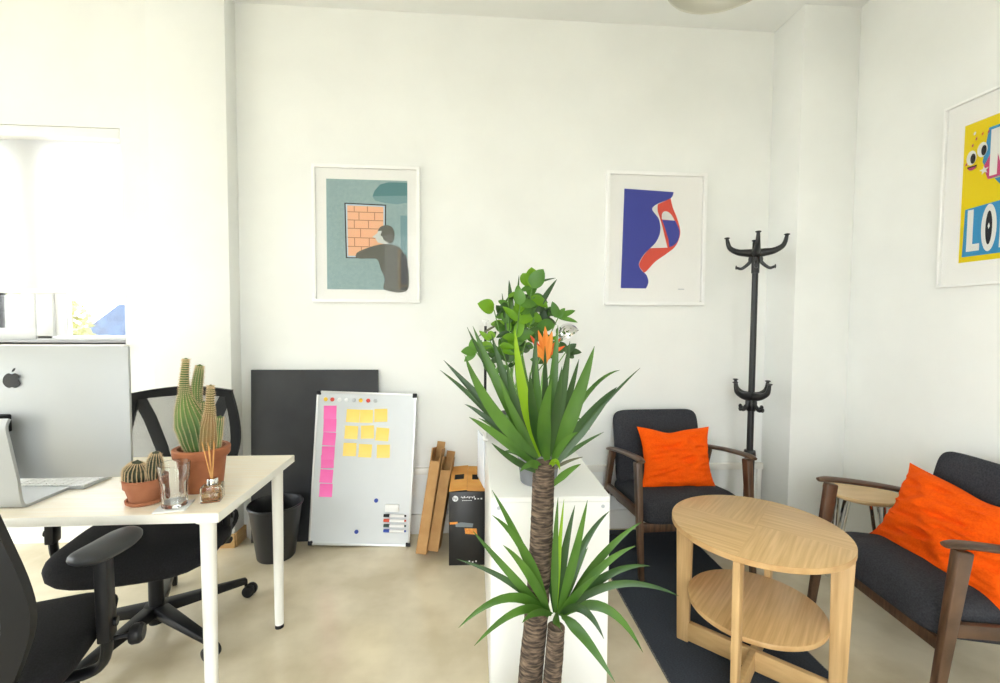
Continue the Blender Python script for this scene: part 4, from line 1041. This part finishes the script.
low_leaves = [
 (492, 490, 522, 540, .024, -.02, 'leaf_y'), (492, 515, 530, 540, .026, -.08, 'leaf_y'), (472.7, 530.6, 508, 572, .024, .0, 'leaf_y'), (503, 545, 530, 566, .026, -.10, 'leaf_y'), (456.7, 559, 515, 575, .02, .02, 'leaf_d'),
 (458.4, 628, 512, 572, .028, -.06, 'leaf_y'), (474, 646, 524, 590, .026, -.12, 'leaf_y'), (522, 623, 532, 606, .024, -.10, 'leaf_y'), (558, 497, 553, 560, .022, -.03, 'leaf_y'), (564, 499, 557, 560, .016, .02, 'leaf_l'),
 (587.5, 500, 574, 560, .028, -.08, 'leaf_y'), (609.5, 511, 575, 540, .026, .06, 'leaf_d'), (641.5, 522, 600, 545, .026, .02, 'leaf_y'), (635.5, 546, 600, 556, .026, -.04, 'leaf_y'), (650, 566, 606, 560, .026, .0, 'leaf_d'), (679, 596, 610, 562, .024, -.05, 'leaf_d'),
 (643, 652.6, 606, 580, .030, -.04, 'leaf_y'), (615, 682, 578, 622, .032, -.14, 'leaf_y'), (604, 639, 582, 590, .026, -.10, 'leaf_d'), (563, 632, 552, 618, .022, -.14, 'leaf_y'), (588, 547, 572, 575, .024, .05, 'leaf_y'), (549, 520, 549, 575, .018, .08, 'leaf_d'), (575, 505, 560, 560, .028, .05, 'leaf_d'), (596, 575, 578, 590, .026, -.08, 'leaf_y')]
for tx, ty, mx_, my_, wd, dy, mt in low_leaves:
    a = max(-1, min(1, (tx - 555) / 60)); base = at(555 + a * 6, 612 + abs(a) * 4, 1.11); tip = at(tx, ty, 1.11 + dy); mid = at(mx_, my_, 1.11 + dy * .5)
    b = B(); blade(b, base - YO, mid - YO, tip - YO, wd, fold=.3); b.build('leaf', mt, yu, rec=False)

# leafy plant and bromeliad on the cabinet
def oval_leaf(b, c, d, nrm, ln, wd):
    """rounded leaf starting at c growing along d"""
    d = V(d).normalized(); nrm = V(nrm); nrm = (nrm - d * nrm.dot(d)).normalized(); s = d.cross(nrm); n = 8; t = bmesh.new(); rows = []
    for i in range(n + 1):
        u = i / n; ww = wd / 2 * (sin(pi * u ** .85)) ** .7 + .0004; p = V(c) + d * ln * u - nrm * ln * .22 * u * u
        rows.append([t.verts.new(p - s * ww + nrm * ww * .3), t.verts.new(p), t.verts.new(p + s * ww + nrm * ww * .3)])
    for a, e in zip(rows, rows[1:]):
        for k in range(2): t.faces.new((a[k], a[k + 1], e[k + 1], e[k]))
    b._add(t)
PO = V((.235, 2.16, KZ + .001))
lp = thing('potted_plant', 'bushy green plant with round leaves on the cabinet behind the yucca', 'plant', PO)
b = B(); b.lathe([(0, 0), (.07, 0), (.092, .13), (.096, .13), (.098, .145), (.09, .146), (.086, .12), (0, .12)], 40); b.build('pot', 'pot_grey', lp)
B().lathe([(0, .122), (.087, .121)], 20).build('soil', 'soil', lp)
rl = random.Random(11)
def shoot(tipx, tipy, Y, leaves):
    """a stem rising from the pot to a photographed tip with leaves along it"""
    tip = at(tipx, tipy, Y) - PO; base = V((rl.uniform(-.04, .04), rl.uniform(-.03, .03), .11)); mid = V((base.x * .6 + tip.x * .4, base.y * .5 + tip.y * .5, tip.z * .62))
    P = bez([base, mid, tip], 14); b = B(); b.tube(P, [.0042 - .002 * i / 14 for i in range(15)], 6); b.build('stem', 'stem', lp)
    return P
def lf(P, u, ang, ln, wd, mt='leaf_r', tilt=.3, face=None):
    i = u * (len(P) - 1); p = P[int(i)]; d = V((cos(ang), rl.uniform(-.5, .5), sin(ang))); n = face or V((rl.uniform(-.5, .5), -1, .5))
    b = B(); oval_leaf(b, p, d, n, ln, wd); b.build('leaf', mt, lp, rec=False)
s = shoot(532, 288, 2.10, 0)
for a, l, w_, m_ in ((2.0, .10, .075, 'leaf_r2'), (1.55, .10, .07, 'leaf_r2'), (1.1, .10, .075, 'leaf_r'), (.5, .05, .03, 'leaf_r'), (3.3, .06, .03, 'leaf_r')): lf(s, 1, a, l, w_, m_)
for u in (.95, .88, .8, .72, .62, .55):
    for k in range(3): lf(s, u, rl.uniform(-.6, 3.8), rl.uniform(.06, .1), rl.uniform(.04, .06), rl.choice(['leaf_r', 'leaf_r', 'leaf_y', 'leaf_r2']))
s = shoot(494, 310, 2.15, 0)
lf(s, 1, 2.7, .085, .075, 'leaf_r2'); lf(s, .95, .3, .05, .035); lf(s, .9, 3.6, .12, .012, 'leaf_dry'); lf(s, .93, 1.0, .13, .012, 'leaf_d')
for u in (.82, .74, .66, .58):
    for k in range(2): lf(s, u, rl.uniform(0, 3.4), rl.uniform(.05, .09), .05)
s = shoot(558, 318, 2.05, 0)
for a, l, w_ in ((1.1, .055, .03), (2.0, .08, .04), (.5, .09, .03), (-.1, .09, .025), (3.2, .09, .065)): lf(s, 1 if w_ < .06 else .93, a, l, w_, 'leaf_r')
s = shoot(566, 352, 2.05, 0)
for a, l, w_ in ((.8, .06, .035), (.1, .07, .035), (2.0, .06, .035), (-.6, .05, .03)): lf(s, 1, a, l, w_, 'leaf_d')
s = shoot(476, 352, 2.1, 0)
for a, l, w_ in ((1.9, .07, .05), (3.0, .07, .05), (1.2, .06, .045), (3.8, .07, .03), (-.3, .07, .035), (-.9, .06, .03)): lf(s, 1 if a > .5 else .92, a, l, w_, 'leaf_r')
s = shoot(505, 318, 2.2, 0)
for u in (1, .93, .86, .78, .7):
    for k in range(3): lf(s, u, rl.uniform(-.2, 3.3), rl.uniform(.06, .09), rl.uniform(.035, .055), rl.choice(['leaf_r', 'leaf_d', 'leaf_r2']))
s = shoot(545, 312, 2.2, 0)
for u in (1, .93, .86, .78):
    for k in range(3): lf(s, u, rl.uniform(-.3, 3.0), rl.uniform(.06, .09), rl.uniform(.035, .055), rl.choice(['leaf_r', 'leaf_d', 'leaf_y']))
s = shoot(520, 305, 2.0, 0)
for u in (1, .93, .86, .78, .7):
    for k in range(3): lf(s, u, rl.uniform(-.3, 3.4), rl.uniform(.06, .1), rl.uniform(.035, .055), rl.choice(['leaf_r', 'leaf_r', 'leaf_r2']))
for px_, py_, Y_ in ((487, 335, 2.12), (512, 330, 2.18), (500, 345, 2.05), (530, 325, 2.05), (562, 340, 2.2), (524, 300, 2.22), (508, 298, 2.08)):
    s = shoot(px_, py_, Y_, 0)
    for u in (1, .94, .87, .8, .72):
        for k in range(2): lf(s, u, rl.uniform(-.4, 3.5), rl.uniform(.04, .075), rl.uniform(.022, .042), rl.choice(['leaf_r', 'leaf_d', 'leaf_y', 'leaf_r2']))
for tx, ty, bx, by in ((509, 280, 512, 320), (557, 279, 536, 312), (502, 293, 506, 330), (519, 275, 517, 310), (556, 278, 530, 286)):
    b = B(); p0, p1 = at(bx, by, 2.1) - PO, at(tx, ty, 2.12) - PO; blade(b, p0, mixd(p0, p1, .5) + V((0, 0, .01)), p1, .03 if tx in (509, 557) else .014); b.build('leaf', 'leaf_d', lp, rec=False)
QO = V((.262, 1.63, KZ + .001))
br = thing('bromeliad', 'bromeliad with an orange flower head in a grey pot on the cabinet', 'plant', QO)
b = B(); b.lathe([(0, 0), (.062, 0), (.066, .004), (.082, .125), (.089, .128), (.091, .15), (.086, .152), (.078, .13), (0, .125)], 44); b.build('pot', 'pot_grey', br)
B().lathe([(0, .13), (.078, .128)], 20).build('soil', 'soil', br)
b = B(); b.tube(bez([(0, 0, .12), (.005, .01, .3), at(545, 368, 1.66) - QO], 8), .008, 8); b.build('stem', 'stem', br)
for k in range(14):
    a = k * 2.399; d = V((cos(a), sin(a), 0)); L_ = .16 + .05 * rl.random(); b = B(); p0 = d * .02 + V((0, 0, .125)); blade(b, p0, p0 + d * L_ * .5 + V((0, 0, L_ * .7)), p0 + d * L_ * .95 + V((0, 0, L_ * .5)), .03); b.build('leaf', 'leaf_y', br, rec=False)
c0 = at(545, 362, 1.66) - QO
for tx, ty, wd, m_ in ((545, 326, .03, 'bract'), (538, 330, .026, 'bract'), (552, 331, .028, 'bract'), (530, 335, .022, 'bract_t'), (561, 338, .024, 'bract_t'), (556, 343, .026, 'bract'), (533, 343, .024, 'bract'), (565, 346, .020, 'bract_t'), (549, 336, .034, 'bract'), (541, 338, .034, 'bract'), (545, 345, .036, 'bract'), (552, 352, .030, 'bract'), (536, 354, .026, 'bract')):
    dy = rl.uniform(-.05, .05); p1 = at(tx, ty, 1.66 + dy) - QO; b = B(); blade(b, c0 + V((0, 0, rl.uniform(-.01, .04))), mixd(c0, p1, .55) + V((0, dy * .6, .012)), p1, wd, fold=.35); b.build('bract', m_, br, rec=False)
# small chrome lamp on the cabinet
LO = V((.42, 2.20, KZ + .001))
dl = thing('desk_lamp', 'small desk lamp with a round chrome head on the cabinet', 'lamp', LO)
b = B(); b.lathe([(0, 0), (.05, 0), (.052, .004), (.05, .012), (.015, .018), (0, .018)], 30); b.build('base', 'chrome', dl)
hd = at(567, 333, 2.2) - LO
b = B(); b.tube(spline([(0, 0, .015), (.015, 0, .25), (.03, .02, .45), hd + V((-.03, .02, .03))], 8), .0035, 8); b.build('arm', 'chrome', dl)
X = MX.Translation(hd) @ MX.Rotation(R(-30), 4, 'Y') @ MX.Rotation(R(-14), 4, 'X')
b = B(); b.lathe([(.056, -.018), (.057, -.012), (.054, .006), (.045, .026), (.028, .041), (.01, .047), (0, .048), (0, .045), (.027, .038), (.043, .024), (.052, .005), (.055, -.012), (.056, -.018)], 40, X); b.build('lamp_shade', 'chrome', dl)
